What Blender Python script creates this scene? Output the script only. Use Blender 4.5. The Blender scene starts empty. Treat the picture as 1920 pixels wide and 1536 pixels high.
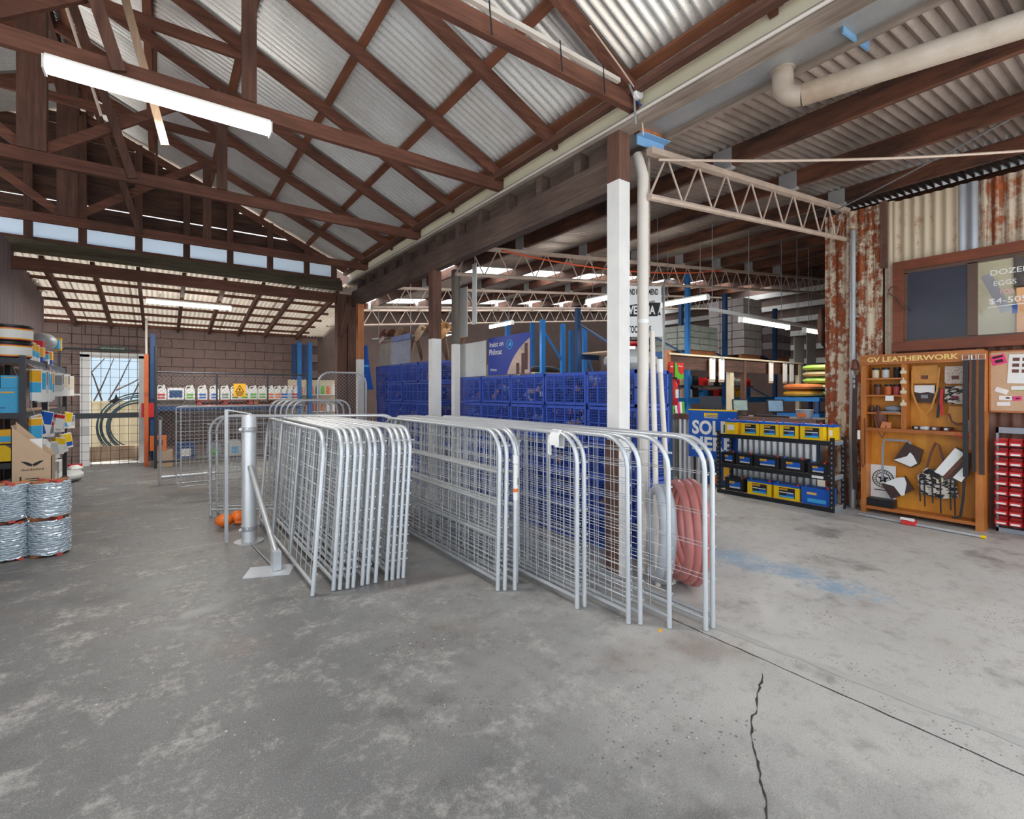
import bpy, bmesh, math, random
from mathutils import Vector, Matrix, Euler
random.seed(7)
PI = math.pi
scene = bpy.context.scene
COL = scene.collection

# ---------------------------------------------------------------- camera
cam_d = bpy.data.cameras.new('camera')
cam = bpy.data.objects.new('camera', cam_d)
COL.objects.link(cam)
cam.location = (0, 0, 1.46)
cam.rotation_euler = (PI / 2, 0, -math.radians(36.0))
cam_d.sensor_fit = 'HORIZONTAL'
cam_d.sensor_width = 36.0
cam_d.lens = 908 / 1920 * 36.0
cam_d.shift_y = -33 / 1920
cam_d.clip_start = 0.05
scene.camera = cam

# ---------------------------------------------------------------- world, sun, exposure
world = bpy.data.worlds.new('sky')
scene.world = world
world.use_nodes = True
bg = world.node_tree.nodes['Background']
bg.inputs[0].default_value = (0.84, 0.92, 1.0, 1)
bg.inputs[1].default_value = 1.0
sun_d = bpy.data.lights.new('sun', 'SUN')
sun_d.energy = 9.0
sun_d.angle = math.radians(3)
sun_d.color = (1.0, 0.96, 0.9)
sun = bpy.data.objects.new('sun', sun_d)
COL.objects.link(sun)
sun.rotation_euler = Vector((.5, -.2, -.85)).to_track_quat('-Z', 'Y').to_euler()
sun.location = (0, -10, 12)
vs = scene.view_settings
vs.view_transform = 'Standard'
vs.look = 'None'
vs.gamma = 1
vs.use_curve_mapping = False
vs.exposure = 1.2

# ---------------------------------------------------------------- mesh helpers
def V(*a):
    return Vector(a)

class MB:
    def __init__(s):
        s.v = []; s.f = []; s.m = []
    def quad(s, pts, mi=0):
        b = len(s.v); s.v += [tuple(p) for p in pts]
        s.f.append(tuple(range(b, b + len(pts)))); s.m.append(mi)
        return s
    def box(s, c, size, R=None, mi=0):
        b = len(s.v); hx, hy, hz = size[0] / 2, size[1] / 2, size[2] / 2
        c = Vector(c)
        for z in (-hz, hz):
            for x, y in ((-hx, -hy), (hx, -hy), (hx, hy), (-hx, hy)):
                p = Vector((x, y, z))
                if R is not None: p = R @ p
                s.v.append(tuple(c + p))
        for q in ((3, 2, 1, 0), (4, 5, 6, 7), (0, 1, 5, 4), (1, 2, 6, 5), (2, 3, 7, 6), (3, 0, 4, 7)):
            s.f.append(tuple(b + i for i in q)); s.m.append(mi)
        return s
    def bb(s, x0, x1, y0, y1, z0, z1, mi=0):
        return s.box(((x0 + x1) / 2, (y0 + y1) / 2, (z0 + z1) / 2), (abs(x1 - x0), abs(y1 - y0), abs(z1 - z0)), None, mi)
    def bar(s, p0, p1, w, h, up=(0, 0, 1), mi=0):
        p0, p1 = Vector(p0), Vector(p1); d = p1 - p0; L = d.length; d.normalize()
        up = Vector(up)
        if abs(d.dot(up)) > .98: up = Vector((1, 0, 0))
        side = d.cross(up).normalized(); u = side.cross(d)
        R = Matrix((d, side, u)).transposed()
        return s.box((p0 + p1) / 2, (L, w, h), R, mi)
    def tube(s, pts, r, n=8, closed=False, caps=True, mi=0):
        pts = [Vector(p) for p in pts]; N = len(pts); b = len(s.v)
        rs = r if isinstance(r, (list, tuple)) else [r] * N
        prev = None
        for i in range(N):
            if closed: t = pts[(i + 1) % N] - pts[i - 1]
            else: t = pts[min(i + 1, N - 1)] - pts[max(i - 1, 0)]
            t.normalize()
            if prev is None:
                a = Vector((0, 0, 1)) if abs(t.z) < .9 else Vector((1, 0, 0))
                nrm = t.cross(a).normalized()
            else:
                nrm = prev - t * prev.dot(t)
                if nrm.length < 1e-6: nrm = t.orthogonal()
                nrm.normalize()
            prev = nrm; bn = t.cross(nrm)
            for k in range(n):
                a = 2 * PI * k / n
                s.v.append(tuple(pts[i] + (nrm * math.cos(a) + bn * math.sin(a)) * rs[i]))
        for i in range(N if closed else N - 1):
            j = (i + 1) % N
            for k in range(n):
                k2 = (k + 1) % n
                s.f.append((b + i * n + k, b + i * n + k2, b + j * n + k2, b + j * n + k)); s.m.append(mi)
        if caps and not closed:
            s.f.append(tuple(b + k for k in reversed(range(n)))); s.m.append(mi)
            s.f.append(tuple(b + (N - 1) * n + k for k in range(n))); s.m.append(mi)
        return s
    def lathe(s, prof, n=16, c=(0, 0, 0), R=None, mi=0):
        b = len(s.v); c = Vector(c)
        for (r, z) in prof:
            for k in range(n):
                a = 2 * PI * k / n
                p = Vector((r * math.cos(a), r * math.sin(a), z))
                if R is not None: p = R @ p
                s.v.append(tuple(c + p))
        M = len(prof)
        for i in range(M - 1):
            for k in range(n):
                k2 = (k + 1) % n
                s.f.append((b + i * n + k, b + i * n + k2, b + (i + 1) * n + k2, b + (i + 1) * n + k)); s.m.append(mi)
        s.f.append(tuple(b + k for k in reversed(range(n)))); s.m.append(mi)
        s.f.append(tuple(b + (M - 1) * n + k for k in range(n))); s.m.append(mi)
        return s
    def slab(s, o, ux, uy, pts, t, mi=0):
        """polygon pts (2D) on plane o,ux,uy extruded by t along the normal"""
        o, ux, uy = Vector(o), Vector(ux).normalized(), Vector(uy).normalized(); n = ux.cross(uy)
        a = [o + ux * p[0] + uy * p[1] for p in pts]; c = [p + n * t for p in a]
        b = len(s.v); N = len(pts)
        s.v += [tuple(p) for p in a] + [tuple(p) for p in c]
        s.f.append(tuple(b + i for i in reversed(range(N)))); s.m.append(mi)
        s.f.append(tuple(b + N + i for i in range(N))); s.m.append(mi)
        for i in range(N):
            j = (i + 1) % N
            s.f.append((b + i, b + j, b + N + j, b + N + i)); s.m.append(mi)
        return s
    def ribbon(s, pts, side, w, t, mi=0):
        """strap: band of width w (along side vec) and thickness t following pts"""
        side = Vector(side).normalized(); pts = [Vector(p) for p in pts]; b = len(s.v); N = len(pts)
        for i in range(N):
            d = (pts[min(i + 1, N - 1)] - pts[max(i - 1, 0)]).normalized(); n = d.cross(side).normalized()
            for a, c in ((-1, -1), (1, -1), (1, 1), (-1, 1)):
                s.v.append(tuple(pts[i] + side * a * w / 2 + n * c * t / 2))
        for i in range(N - 1):
            for k in range(4):
                k2 = (k + 1) % 4
                s.f.append((b + i * 4 + k, b + i * 4 + k2, b + i * 4 + 4 + k2, b + i * 4 + 4 + k)); s.m.append(mi)
        s.f.append((b + 3, b + 2, b + 1, b)); s.m.append(mi)
        s.f.append(tuple(b + (N - 1) * 4 + k for k in range(4))); s.m.append(mi)
        return s
    def sphere(s, c, r, n=10, m=6, sc=(1, 1, 1), mi=0):
        prof = [(r * max(.02, math.sin(PI * i / m)), -r * math.cos(PI * i / m)) for i in range(m + 1)]
        b = len(s.v); s.lathe(prof, n, (0, 0, 0), None, mi)
        for i in range(b, len(s.v)):
            x, y, z = s.v[i]; s.v[i] = (c[0] + x * sc[0], c[1] + y * sc[1], c[2] + z * sc[2])
        return s
    def mesh(s, name, mats, smooth=True):
        me = bpy.data.meshes.new(name)
        me.from_pydata(s.v, [], s.f)
        if not isinstance(mats, (list, tuple)): mats = [mats]
        for m in mats: me.materials.append(m)
        if len(mats) > 1: me.polygons.foreach_set('material_index', s.m)
        if smooth:
            me.polygons.foreach_set('use_smooth', [True] * len(me.polygons))
            me.set_sharp_from_angle(angle=math.radians(38))
        me.update()
        return me
    def build(s, name, mats, parent=None, w=False, loc=None, smooth=True):
        return link(name, s.mesh(name, mats, smooth), parent, w, loc)

def link(name, me, parent=None, w=False, loc=None, rot=None):
    o = bpy.data.objects.new(name, me); COL.objects.link(o)
    if loc is not None: o.location = loc
    if rot is not None: o.rotation_euler = rot
    if parent is not None:
        o.parent = parent
        if w:
            o.matrix_parent_inverse = (Matrix.Translation(parent.location) @ parent.rotation_euler.to_matrix().to_4x4()).inverted()
    return o

def tag(o, label=None, cat=None, group=None, kind=None):
    if label: o['label'] = label
    if cat: o['category'] = cat
    if group: o['group'] = group
    if kind: o['kind'] = kind
    return o

def thing(name, label, cat, loc=(0, 0, 0), rotz=0, group=None, rx=0):
    o = bpy.data.objects.new(name, None); COL.objects.link(o)
    o.empty_display_size = .05
    o.location = loc; o.rotation_euler = (rx, 0, rotz)
    return tag(o, label, cat, group)

def struct(name, label=None, loc=(0, 0, 0)):
    o = bpy.data.objects.new(name, None); COL.objects.link(o); o.location = loc
    o['kind'] = 'structure'
    if label: o['label'] = label
    return o

def dup(root, loc, rotz=None, label=None, group=None, rx=None):
    r = root.copy(); COL.objects.link(r); r.location = loc
    if rotz is not None: r.rotation_euler = (r.rotation_euler.x if rx is None else rx, 0, rotz)
    if label: r['label'] = label
    if group: r['group'] = group
    for ch in list(root.children):
        c = ch.copy(); COL.objects.link(c); c.parent = r
        for g in ch.children:
            d = g.copy(); COL.objects.link(d); d.parent = c
    return r

ORD = ['first', 'second', 'third', 'fourth', 'fifth', 'sixth', 'seventh', 'eighth', 'ninth', 'tenth', 'eleventh', 'twelfth', 'thirteenth', 'fourteenth', 'fifteenth', 'sixteenth', 'seventeenth', 'eighteenth']

def text(body, o, ux, uy, h, mat, parent=None, w=None, name='lettering', bold=0.0, world=False, t=.0012, align='CENTER', spacing=1.0):
    """flat printed lettering: baseline-centre at o, reading along ux, up uy, cap height h, optional total width w"""
    cu = bpy.data.curves.new(name, 'FONT'); cu.body = body; cu.size = 1; cu.offset = bold; cu.extrude = 0
    cu.resolution_u = 3; cu.align_x = 'LEFT'; cu.space_character = spacing
    ob = bpy.data.objects.new(name, cu)
    me = bpy.data.meshes.new_from_object(ob)
    bpy.data.objects.remove(ob); bpy.data.curves.remove(cu)
    xs = [v.co.x for v in me.vertices]; x0, x1 = min(xs), max(xs)
    sy = h / 0.70; sx = sy if w is None else w / (x1 - x0)
    ux, uy = Vector(ux).normalized(), Vector(uy).normalized(); n = ux.cross(uy); o = Vector(o)
    off = {'CENTER': (x0 + x1) / 2, 'LEFT': x0, 'RIGHT': x1}[align]
    for v in me.vertices:
        v.co = o + ux * ((v.co.x - off) * sx) + uy * (v.co.y * sy) + n * t
    me.materials.clear(); me.materials.append(mat)
    return link(name, me, parent, world)

# ---------------------------------------------------------------- materials
def srgb(r, g, b):
    f = lambda c: (c / 255 / 12.92) if c / 255 <= .04045 else ((c / 255 + .055) / 1.055) ** 2.4
    return (f(r), f(g), f(b), 1)

def new_mat(name):
    m = bpy.data.materials.new(name); m.use_nodes = True
    nt = m.node_tree; return m, nt, nt.nodes['Principled BSDF']

def N(nt, typ, **kw):
    n = nt.nodes.new(typ)
    for k, v in kw.items():
        if k.startswith('i_'):
            key = k[2:]
            n.inputs[int(key) if key.isdigit() else key.replace('_', ' ')].default_value = v
        else: setattr(n, k, v)
    return n

def ramp(nt, fac, stops, interp='LINEAR'):
    r = nt.nodes.new('ShaderNodeValToRGB'); r.color_ramp.interpolation = interp
    e = r.color_ramp.elements
    while len(e) < len(stops): e.new(.5)
    for i, (p, c) in enumerate(stops): e[i].position = p; e[i].color = c
    nt.links.new(fac, r.inputs[0]); return r

def mixc(nt, fac, a, b, typ='MIX'):
    m = nt.nodes.new('ShaderNodeMix'); m.data_type = 'RGBA'; m.blend_type = typ
    for sock, val in ((m.inputs[0], fac), (m.inputs[6], a), (m.inputs[7], b)):
        if hasattr(val, 'is_linked') or hasattr(val, 'node'): nt.links.new(val, sock)
        else: sock.default_value = val
    return m.outputs[2]

def coords(nt, scale=(1, 1, 1), kind='Object', rnd=True):
    tc = nt.nodes.new('ShaderNodeTexCoord'); mp = nt.nodes.new('ShaderNodeMapping')
    mp.inputs['Scale'].default_value = scale
    nt.links.new(tc.outputs[kind], mp.inputs[0])
    if rnd:
        oi = nt.nodes.new('ShaderNodeObjectInfo'); mu = N(nt, 'ShaderNodeMath', operation='MULTIPLY', i_1=37.0)
        nt.links.new(oi.outputs['Random'], mu.inputs[0]); nt.links.new(mu.outputs[0], mp.inputs['Location'])
    return mp.outputs[0]

def noise(nt, co, scale, detail=4, rough=.6):
    n = N(nt, 'ShaderNodeTexNoise'); n.inputs['Scale'].default_value = scale; n.inputs['Detail'].default_value = detail
    n.inputs['Roughness'].default_value = rough; nt.links.new(co, n.inputs['Vector']); return n.outputs['Fac']

def bump(nt, p, h, strength=.3, dist=.01):
    b = nt.nodes.new('ShaderNodeBump'); b.inputs['Strength'].default_value = strength; b.inputs['Distance'].default_value = dist
    nt.links.new(h, b.inputs['Height']); nt.links.new(b.outputs[0], p.inputs['Normal'])

_cache = {}
def plain(name, rgb, rough=.5, metal=0.0, var=.12, scale=14.0, emit=None, spec=None):
    """painted / moulded surface with a little mottling"""
    if name in _cache: return _cache[name]
    m, nt, p = new_mat(name); c = srgb(*rgb)
    co = coords(nt); f = noise(nt, co, scale, 3)
    a = tuple(x * (1 - var) for x in c[:3]) + (1,); b = tuple(min(1, x * (1 + var)) for x in c[:3]) + (1,)
    r = ramp(nt, f, [(.3, a), (.7, b)])
    nt.links.new(r.outputs[0], p.inputs['Base Color'])
    p.inputs['Roughness'].default_value = rough; p.inputs['Metallic'].default_value = metal
    if spec is not None: p.inputs['Specular IOR Level'].default_value = spec
    if emit:
        p.inputs['Emission Color'].default_value = c; p.inputs['Emission Strength'].default_value = emit
    _cache[name] = m; return m

def wood(name, dark, light, axis='x', rough=.75, stretch=14, speck=None):
    m, nt, p = new_mat(name)
    s = {'x': (1, stretch, stretch), 'y': (stretch, 1, stretch), 'z': (stretch, stretch, 1)}[axis]
    co = coords(nt, s); f = noise(nt, co, 2.2, 6, .65)
    co2 = coords(nt, (1, 1, 1)); f2 = noise(nt, co2, 1.3, 3)
    r = ramp(nt, f, [(.28, srgb(*dark)), (.72, srgb(*light))])
    c = mixc(nt, f2, r.outputs[0], tuple(x * .62 for x in srgb(*dark)[:3]) + (1,))
    r2 = ramp(nt, f2, [(.45, (0, 0, 0, 1)), (.75, (.75, .75, .75, 1))])
    c = mixc(nt, r2.outputs[0], r.outputs[0], tuple(x * .6 for x in srgb(*dark)[:3]) + (1,))
    nt.links.new(c, p.inputs['Base Color']); p.inputs['Roughness'].default_value = rough
    bump(nt, p, f, .25, .004)
    return m

def corr_metal(name, base, dirt, speck, rough=.5, metal=0.0, amt=.5, trans=0.0):
    m, nt, p = new_mat(name)
    co = coords(nt); f = noise(nt, co, 1.1, 5, .65); g = noise(nt, co, 90, 2, .7); h = noise(nt, co, 7, 4, .7)
    r = ramp(nt, f, [(.35, srgb(*base)), (.75, srgb(*dirt))])
    s = ramp(nt, g, [(.60, (0, 0, 0, 1)), (.70, (amt, amt, amt, 1))])
    c = mixc(nt, s.outputs[0], r.outputs[0], srgb(*speck))
    s2 = ramp(nt, h, [(.58, (0, 0, 0, 1)), (.78, (.45, .45, .45, 1))])
    c = mixc(nt, s2.outputs[0], c, srgb(*dirt))
    nt.links.new(c, p.inputs['Base Color']); p.inputs['Roughness'].default_value = rough; p.inputs['Metallic'].default_value = metal
    if trans:
        out = nt.nodes['Material Output']; t = nt.nodes.new('ShaderNodeBsdfTranslucent'); t.inputs[0].default_value = srgb(*base)
        mx = nt.nodes.new('ShaderNodeMixShader'); mx.inputs[0].default_value = trans
        nt.links.new(p.outputs[0], mx.inputs[1]); nt.links.new(t.outputs[0], mx.inputs[2]); nt.links.new(mx.outputs[0], out.inputs[0])
    return m

def rust_metal(name, paint, rust, lo=.42, hi=.58, streak=(7, 7, .9), fine=5):
    """painted or galvanised sheet eaten by vertical rust"""
    m, nt, p = new_mat(name)
    co = coords(nt, streak); f = noise(nt, co, 1.0, 6, .7)
    co2 = coords(nt, (1, 1, 1)); g = noise(nt, co2, fine, 5, .75)
    a = N(nt, 'ShaderNodeMath', operation='ADD'); nt.links.new(f, a.inputs[0]); nt.links.new(g, a.inputs[1])
    h = N(nt, 'ShaderNodeMath', operation='MULTIPLY', i_1=.5); nt.links.new(a.outputs[0], h.inputs[0])
    k = ramp(nt, h.outputs[0], [(lo, (0, 0, 0, 1)), (hi, (1, 1, 1, 1))])
    rr = ramp(nt, g, [(.3, srgb(*rust[0])), (.55, srgb(*rust[1])), (.75, srgb(*rust[2]))])
    c = mixc(nt, k.outputs[0], srgb(*paint), rr.outputs[0])
    nt.links.new(c, p.inputs['Base Color']); p.inputs['Roughness'].default_value = .75
    bump(nt, p, g, .2, .004)
    return m

M = {}
M['timber'] = wood('dark_hardwood', (86, 52, 40), (136, 88, 68), 'x')
M['timber_y'] = wood('dark_hardwood_y', (80, 50, 40), (128, 88, 70), 'y')
M['timber_z'] = wood('dark_hardwood_z', (78, 50, 41), (122, 86, 70), 'z')
M['batten'] = wood('red_batten', (106, 62, 42), (142, 88, 60), 'y')
M['purlin'] = wood('skillion_purlin', (38, 28, 27), (128, 78, 54), 'y', stretch=6)
M['beam'] = wood('weathered_beam', (72, 56, 50), (112, 92, 82), 'y')
M['greywood'] = wood('grey_plate', (120, 104, 92), (176, 162, 150), 'y')
M['palewood'] = wood('pale_board', (150, 122, 98), (190, 164, 138), 'z')
M['board'] = wood('gable_board', (44, 33, 29), (112, 74, 56), 'x')
M['greenboard'] = wood('mossy_board', (66, 58, 44), (104, 94, 70), 'x')
M['orangewood'] = wood('orange_timber', (168, 100, 58), (204, 136, 88), 'z')
M['varnish'] = wood('varnished_pine', (176, 98, 40), (214, 136, 62), 'z', rough=.4)
M['varnish_y'] = wood('varnished_pine_y', (170, 92, 40), (206, 128, 62), 'y', rough=.4)
M['plyback'] = wood('varnished_ply', (206, 126, 32), (236, 164, 56), 'z', rough=.45, stretch=4)
M['redwood'] = wood('cedar_frame', (116, 60, 40), (156, 86, 54), 'y', rough=.5)
M['white_paint'] = plain('white_post_paint', (226, 224, 220), .5, 0, .05, 6)
M['pvc'] = plain('white_pvc', (222, 214, 204), .4, 0, .05, 5)
M['pvc_dirty'] = corr_metal('stained_pvc', (214, 204, 192), (160, 138, 116), (120, 96, 74), .5, 0, .25)
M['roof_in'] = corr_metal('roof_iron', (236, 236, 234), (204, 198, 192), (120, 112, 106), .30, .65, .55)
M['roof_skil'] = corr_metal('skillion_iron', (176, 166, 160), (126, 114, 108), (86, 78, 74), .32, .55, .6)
M['roof_lean'] = corr_metal('fibreglass_sheet', (216, 208, 196), (176, 164, 152), (150, 140, 126), .6, .0, .3, trans=.10)
M['sky_sheet'] = corr_metal('clear_sheet', (244, 247, 250), (226, 232, 236), (220, 224, 226), .6, .0, .1, trans=.85)
M['pane_sheet'] = corr_metal('hazy_pane', (214, 224, 234), (196, 208, 220), (220, 228, 236), .4, .0, .1, trans=.62)
M['eave_strip'] = corr_metal('yellowed_strip', (230, 226, 210), (196, 188, 156), (176, 166, 130), .6, .0, .2, trans=.5)
M['lattice'] = plain('lattice_paint', (196, 176, 160), .55, .1, .12, 9)
M['galv'] = corr_metal('galvanised', (214, 217, 220), (186, 190, 195), (232, 235, 238), .36, .40, .35)
M['galv_dull'] = corr_metal('galvanised_dull', (184, 186, 188), (154, 156, 158), (204, 206, 208), .42, .35, .35)
M['wire'] = plain('gate_wire', (196, 198, 200), .4, .3, .05, 9)
M['purple'] = plain('purple_cladding', (124, 108, 108), .6, 0, .06, 2)
M['block'] = plain('block_paint', (124, 103, 97), .8, 0, .10, 9)
M['mortar'] = plain('mortar_brown', (92, 76, 72), .9, 0, .08, 9)  # dark brown joint colour of the block wall
M['dark'] = plain('near_black', (28, 28, 30), .5, 0, .1, 6)
M['black'] = plain('black_steel', (38, 39, 42), .45, .2, .08, 6)
M['char'] = plain('charcoal_rack', (62, 64, 70), .45, .2, .06, 6)
M['white'] = plain('plain_white', (238, 238, 236), .5, 0, .03, 6)
M['lamp'] = plain('lit_diffuser', (255, 252, 244), .4, 0, 0.0, 1, emit=6.0)
M['lamp_body'] = plain('lamp_body', (232, 232, 228), .4, 0, .03, 4)
M['blue_rack'] = plain('blue_rack', (40, 118, 190), .45, .1, .08, 5)
M['blue_dark'] = plain('blue_rack_dark', (34, 72, 120), .45, .1, .08, 5)
M['lightblue'] = plain('light_blue_steel', (126, 172, 214), .45, 0, .06, 8)
M['crate'] = plain('crate_plastic', (62, 90, 184), .42, 0, .08, 5)
M['fitting'] = plain('blue_black_fittings', (30, 38, 72), .4, 0, .3, 30)
M['orange'] = plain('orange_plastic', (232, 116, 40), .45, 0, .08, 8)
M['orange_steel'] = plain('orange_steel', (206, 104, 56), .5, 0, .1, 8)
M['red'] = plain('red_plastic', (208, 34, 36), .4, 0, .06, 8)
M['yellow'] = plain('yellow_plastic', (246, 204, 24), .4, 0, .05, 8)
M['blue'] = plain('bright_blue', (24, 92, 190), .4, 0, .05, 8)
M['skyblue'] = plain('sky_blue_card', (70, 176, 226), .5, 0, .05, 8)
M['green'] = plain('leaf_green', (92, 178, 42), .5, 0, .06, 8)
M['pink'] = plain('hot_pink', (232, 60, 130), .5, 0, .05, 8)
M['cream'] = plain('cream_paint', (222, 208, 176), .6, 0, .06, 4)
M['amber'] = plain('amber_yellow', (240, 178, 40), .45, 0, .06, 8)
M['card'] = plain('brown_card', (198, 170, 142), .75, 0, .05, 10)
M['ink'] = plain('black_ink', (34, 32, 32), .7, 0, .05, 10)
M['grey'] = plain('mid_grey', (140, 142, 146), .55, 0, .08, 8)
M['greyblue'] = plain('grey_blue', (150, 158, 170), .5, .2, .06, 6)
M['lightgrey'] = plain('light_grey', (206, 208, 206), .6, 0, .05, 6)
M['ply'] = plain('chipboard', (196, 172, 148), .75, 0, .1, 40)
M['cork'] = plain('cork', (206, 172, 140), .85, 0, .12, 120)
M['leather'] = plain('brown_leather', (110, 62, 46), .5, 0, .15, 14)
M['leather_dk'] = plain('dark_leather', (66, 46, 42), .5, 0, .15, 14)
M['leather_bk'] = plain('black_leather', (34, 34, 38), .45, 0, .15, 14)
M['leather_tan'] = plain('tan_leather', (206, 142, 62), .5, 0, .1, 14)
M['saddle'] = plain('worn_saddle', (150, 120, 96), .6, 0, .18, 8)
M['hose_red'] = plain('red_hose', (176, 108, 102), .4, 0, .1, 6)
M['hose_grey'] = plain('grey_hose', (176, 180, 186), .4, 0, .08, 6)
M['poly'] = plain('poly_pipe', (36, 58, 66), .4, 0, .12, 6)
M['cable_org'] = plain('orange_cable', (236, 98, 52), .5, 0, .05, 6)
M['rope'] = plain('pale_rope', (206, 186, 170), .7, 0, .06, 20)
M['bark'] = plain('bark', (70, 64, 62), .9, 0, .2, 20)
M['brown_purple'] = plain('dark_wall_paint', (104, 86, 80), .8, 0, .1, 5)
RU = [(72, 38, 28), (150, 74, 36), (190, 104, 52)]
M['rust_a'] = rust_metal('rust_flaking', (222, 204, 178), RU, .45, .52, (10, 10, .9), 9)
M['rust_b'] = rust_metal('rust_light', (222, 204, 176), RU, .54, .66, (12, 12, .7), 6)
M['rust_c'] = rust_metal('rust_streaks', (214, 198, 174), RU, .46, .56, (13, 13, .5), 4)
M['rust_d'] = rust_metal('rust_dark', (140, 104, 88), [(56, 36, 32), (94, 58, 48), (136, 80, 60)], .35, .6)
M['galv_strip'] = corr_metal('galv_sheet', (196, 200, 208), (170, 172, 178), (150, 150, 152), .4, .4, .4)
M['counter_iron'] = corr_metal('counter_iron', (214, 216, 218), (180, 182, 184), (160, 160, 160), .35, .5, .3)
M['fence'] = plain('cream_fence', (226, 214, 180), .6, 0, .04, 3)

def make_concrete():
    m, nt, p = new_mat('concrete_slab')
    tc = nt.nodes.new('ShaderNodeTexCoord'); co = tc.outputs['Object']
    sep = nt.nodes.new('ShaderNodeSeparateXYZ'); nt.links.new(co, sep.inputs[0])
    big = noise(nt, co, .55, 5, .62); mid = noise(nt, co, 3.2, 6, .7); fine = noise(nt, co, 22, 5, .75)
    def mr(sock, a, b, c=0, d=1):
        n = N(nt, 'ShaderNodeMapRange', interpolation_type='SMOOTHSTEP'); nt.links.new(sock, n.inputs[0])
        for i, v in enumerate((a, b, c, d)): n.inputs[i + 1].default_value = v
        return n.outputs[0]
    def ma(op, a, b=None):
        n = N(nt, 'ShaderNodeMath', operation=op)
        for i, x in enumerate((a, b)):
            if x is None: continue
            if hasattr(x, 'node'): nt.links.new(x, n.inputs[i])
            else: n.inputs[i].default_value = x
        return n.outputs[0]
    # dark grey at low x blending to light grey at high x, edge broken by noise
    xs = ma('ADD', sep.outputs[0], ma('MULTIPLY', ma('SUBTRACT', big, .5), 3.4))
    side = mr(xs, .4, 3.2)
    c = mixc(nt, side, srgb(108, 107, 106), srgb(190, 186, 180))
    worn = mr(ma('ADD', ma('MULTIPLY', mid, .6), ma('MULTIPLY', fine, .4)), .49, .66)
    c = mixc(nt, ma('MULTIPLY', worn, .6), c, srgb(192, 186, 178))
    brown = mr(noise(nt, co, .9, 4, .6), .54, .72)
    c = mixc(nt, ma('MULTIPLY', brown, .6), c, srgb(132, 112, 98))
    oil = mr(noise(nt, co, 1.5, 4, .65), .56, .70)
    c = mixc(nt, ma('MULTIPLY', oil, .5), c, srgb(78, 74, 72))
    grain = noise(nt, co, 140, 3, .8)
    c = mixc(nt, mr(grain, .52, .70, 0, .45), c, srgb(70, 67, 65))
    c = mixc(nt, mr(grain, .46, .30, 0, .40), c, srgb(214, 209, 202))
    blot = mr(noise(nt, co, 8.5, 5, .75), .50, .64)
    c = mixc(nt, ma('MULTIPLY', blot, .22), c, srgb(92, 84, 78))
    # exposed aggregate
    vo = N(nt, 'ShaderNodeTexVoronoi'); vo.inputs['Scale'].default_value = 48; nt.links.new(co, vo.inputs['Vector'])
    sz = mr(noise(nt, co, 1.2, 3), .44, .64, .04, .30)
    st = ma('LESS_THAN', vo.outputs['Distance'], sz)
    wn = nt.nodes.new('ShaderNodeTexWhiteNoise'); nt.links.new(vo.outputs['Position'], wn.inputs[0])
    st = ma('MULTIPLY', st, ma('GREATER_THAN', wn.outputs['Value'], .62))
    ag = ramp(nt, wn.outputs['Value'], [(.62, srgb(78, 78, 80)), (.86, srgb(100, 98, 98)), (.92, srgb(164, 128, 104)), (.98, srgb(206, 200, 190))])
    c = mixc(nt, ma('MULTIPLY', st, .8), c, ag.outputs[0])
    # spilt blue paint worn into the slab
    bx = ma('ABSOLUTE', ma('SUBTRACT', sep.outputs[0], 4.1)); by = ma('ABSOLUTE', ma('SUBTRACT', sep.outputs[1], 1.9))
    bm = ma('MULTIPLY', mr(bx, .46, .04), mr(by, 1.1, .4))
    bn = mr(ma('ADD', ma('ADD', ma('MULTIPLY', fine, .5), ma('MULTIPLY', mid, .5)), ma('MULTIPLY', bm, .16)), .56, .70)
    c = mixc(nt, ma('MULTIPLY', ma('MULTIPLY', bn, bm), .7), c, srgb(120, 160, 190))
    nt.links.new(c, p.inputs['Base Color'])
    rg = mr(mid, .3, .7, .36, .62); nt.links.new(rg, p.inputs['Roughness'])
    bump(nt, p, fine, .12, .004)
    return m
M['concrete'] = make_concrete()
# ================================================================ STRUCTURE
flo = MB().bb(-9, 22, -9, 19, -.25, 0).build('floor', M['concrete'])
tag(flo, 'grey worn concrete slab floor with stains and cracks', None, None, 'structure')
M['crack'] = plain('crack_dark', (58, 54, 52), .95, 0, .1, 8)  # dark colour of the joint and crack lines
M['patch'] = plain('mortar_scar', (176, 172, 166), .9, 0, .06, 8)
def ground_line(pts, w, mat, name, jit=0.0, z=.0012):
    b = MB(); pts = [Vector((p[0], p[1], 0)) for p in pts]
    L, R = [], []
    for i, p in enumerate(pts):
        d = (pts[min(i + 1, len(pts) - 1)] - pts[max(i - 1, 0)]).normalized(); n = Vector((-d.y, d.x, 0))
        k = w * (1 + random.uniform(-jit, jit)) / 2
        L.append((p.x + n.x * k, p.y + n.y * k, z)); R.append((p.x - n.x * k, p.y - n.y * k, z))
    for i in range(len(pts) - 1): b.quad([R[i], R[i + 1], L[i + 1], L[i]])
    return b.build(name, mat, flo)
def jag(pts, step, amp):
    out = []
    for a, b in zip(pts[:-1], pts[1:]):
        n = max(1, int(math.dist(a, b) / step))
        for i in range(n):
            t = i / n; out.append((a[0] + (b[0] - a[0]) * t + random.uniform(-amp, amp), a[1] + (b[1] - a[1]) * t + random.uniform(-amp, amp)))
    return out + [pts[-1]]
ground_line(jag([(2.66, -1.0), (2.66, 5.3)], .05, .003), .007, M['crack'], 'joint', .5)
ground_line(jag([(2.93, .0), (2.86, .9), (2.82, 1.35), (2.80, 1.75), (2.78, 2.2)], .06, .006), .05, M['patch'], 'joint_scar', .6)
ground_line(jag([(-1.6, 5.6), (.7, 5.42)], .06, .002), .009, M['patch'], 'joint', .4)
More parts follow.
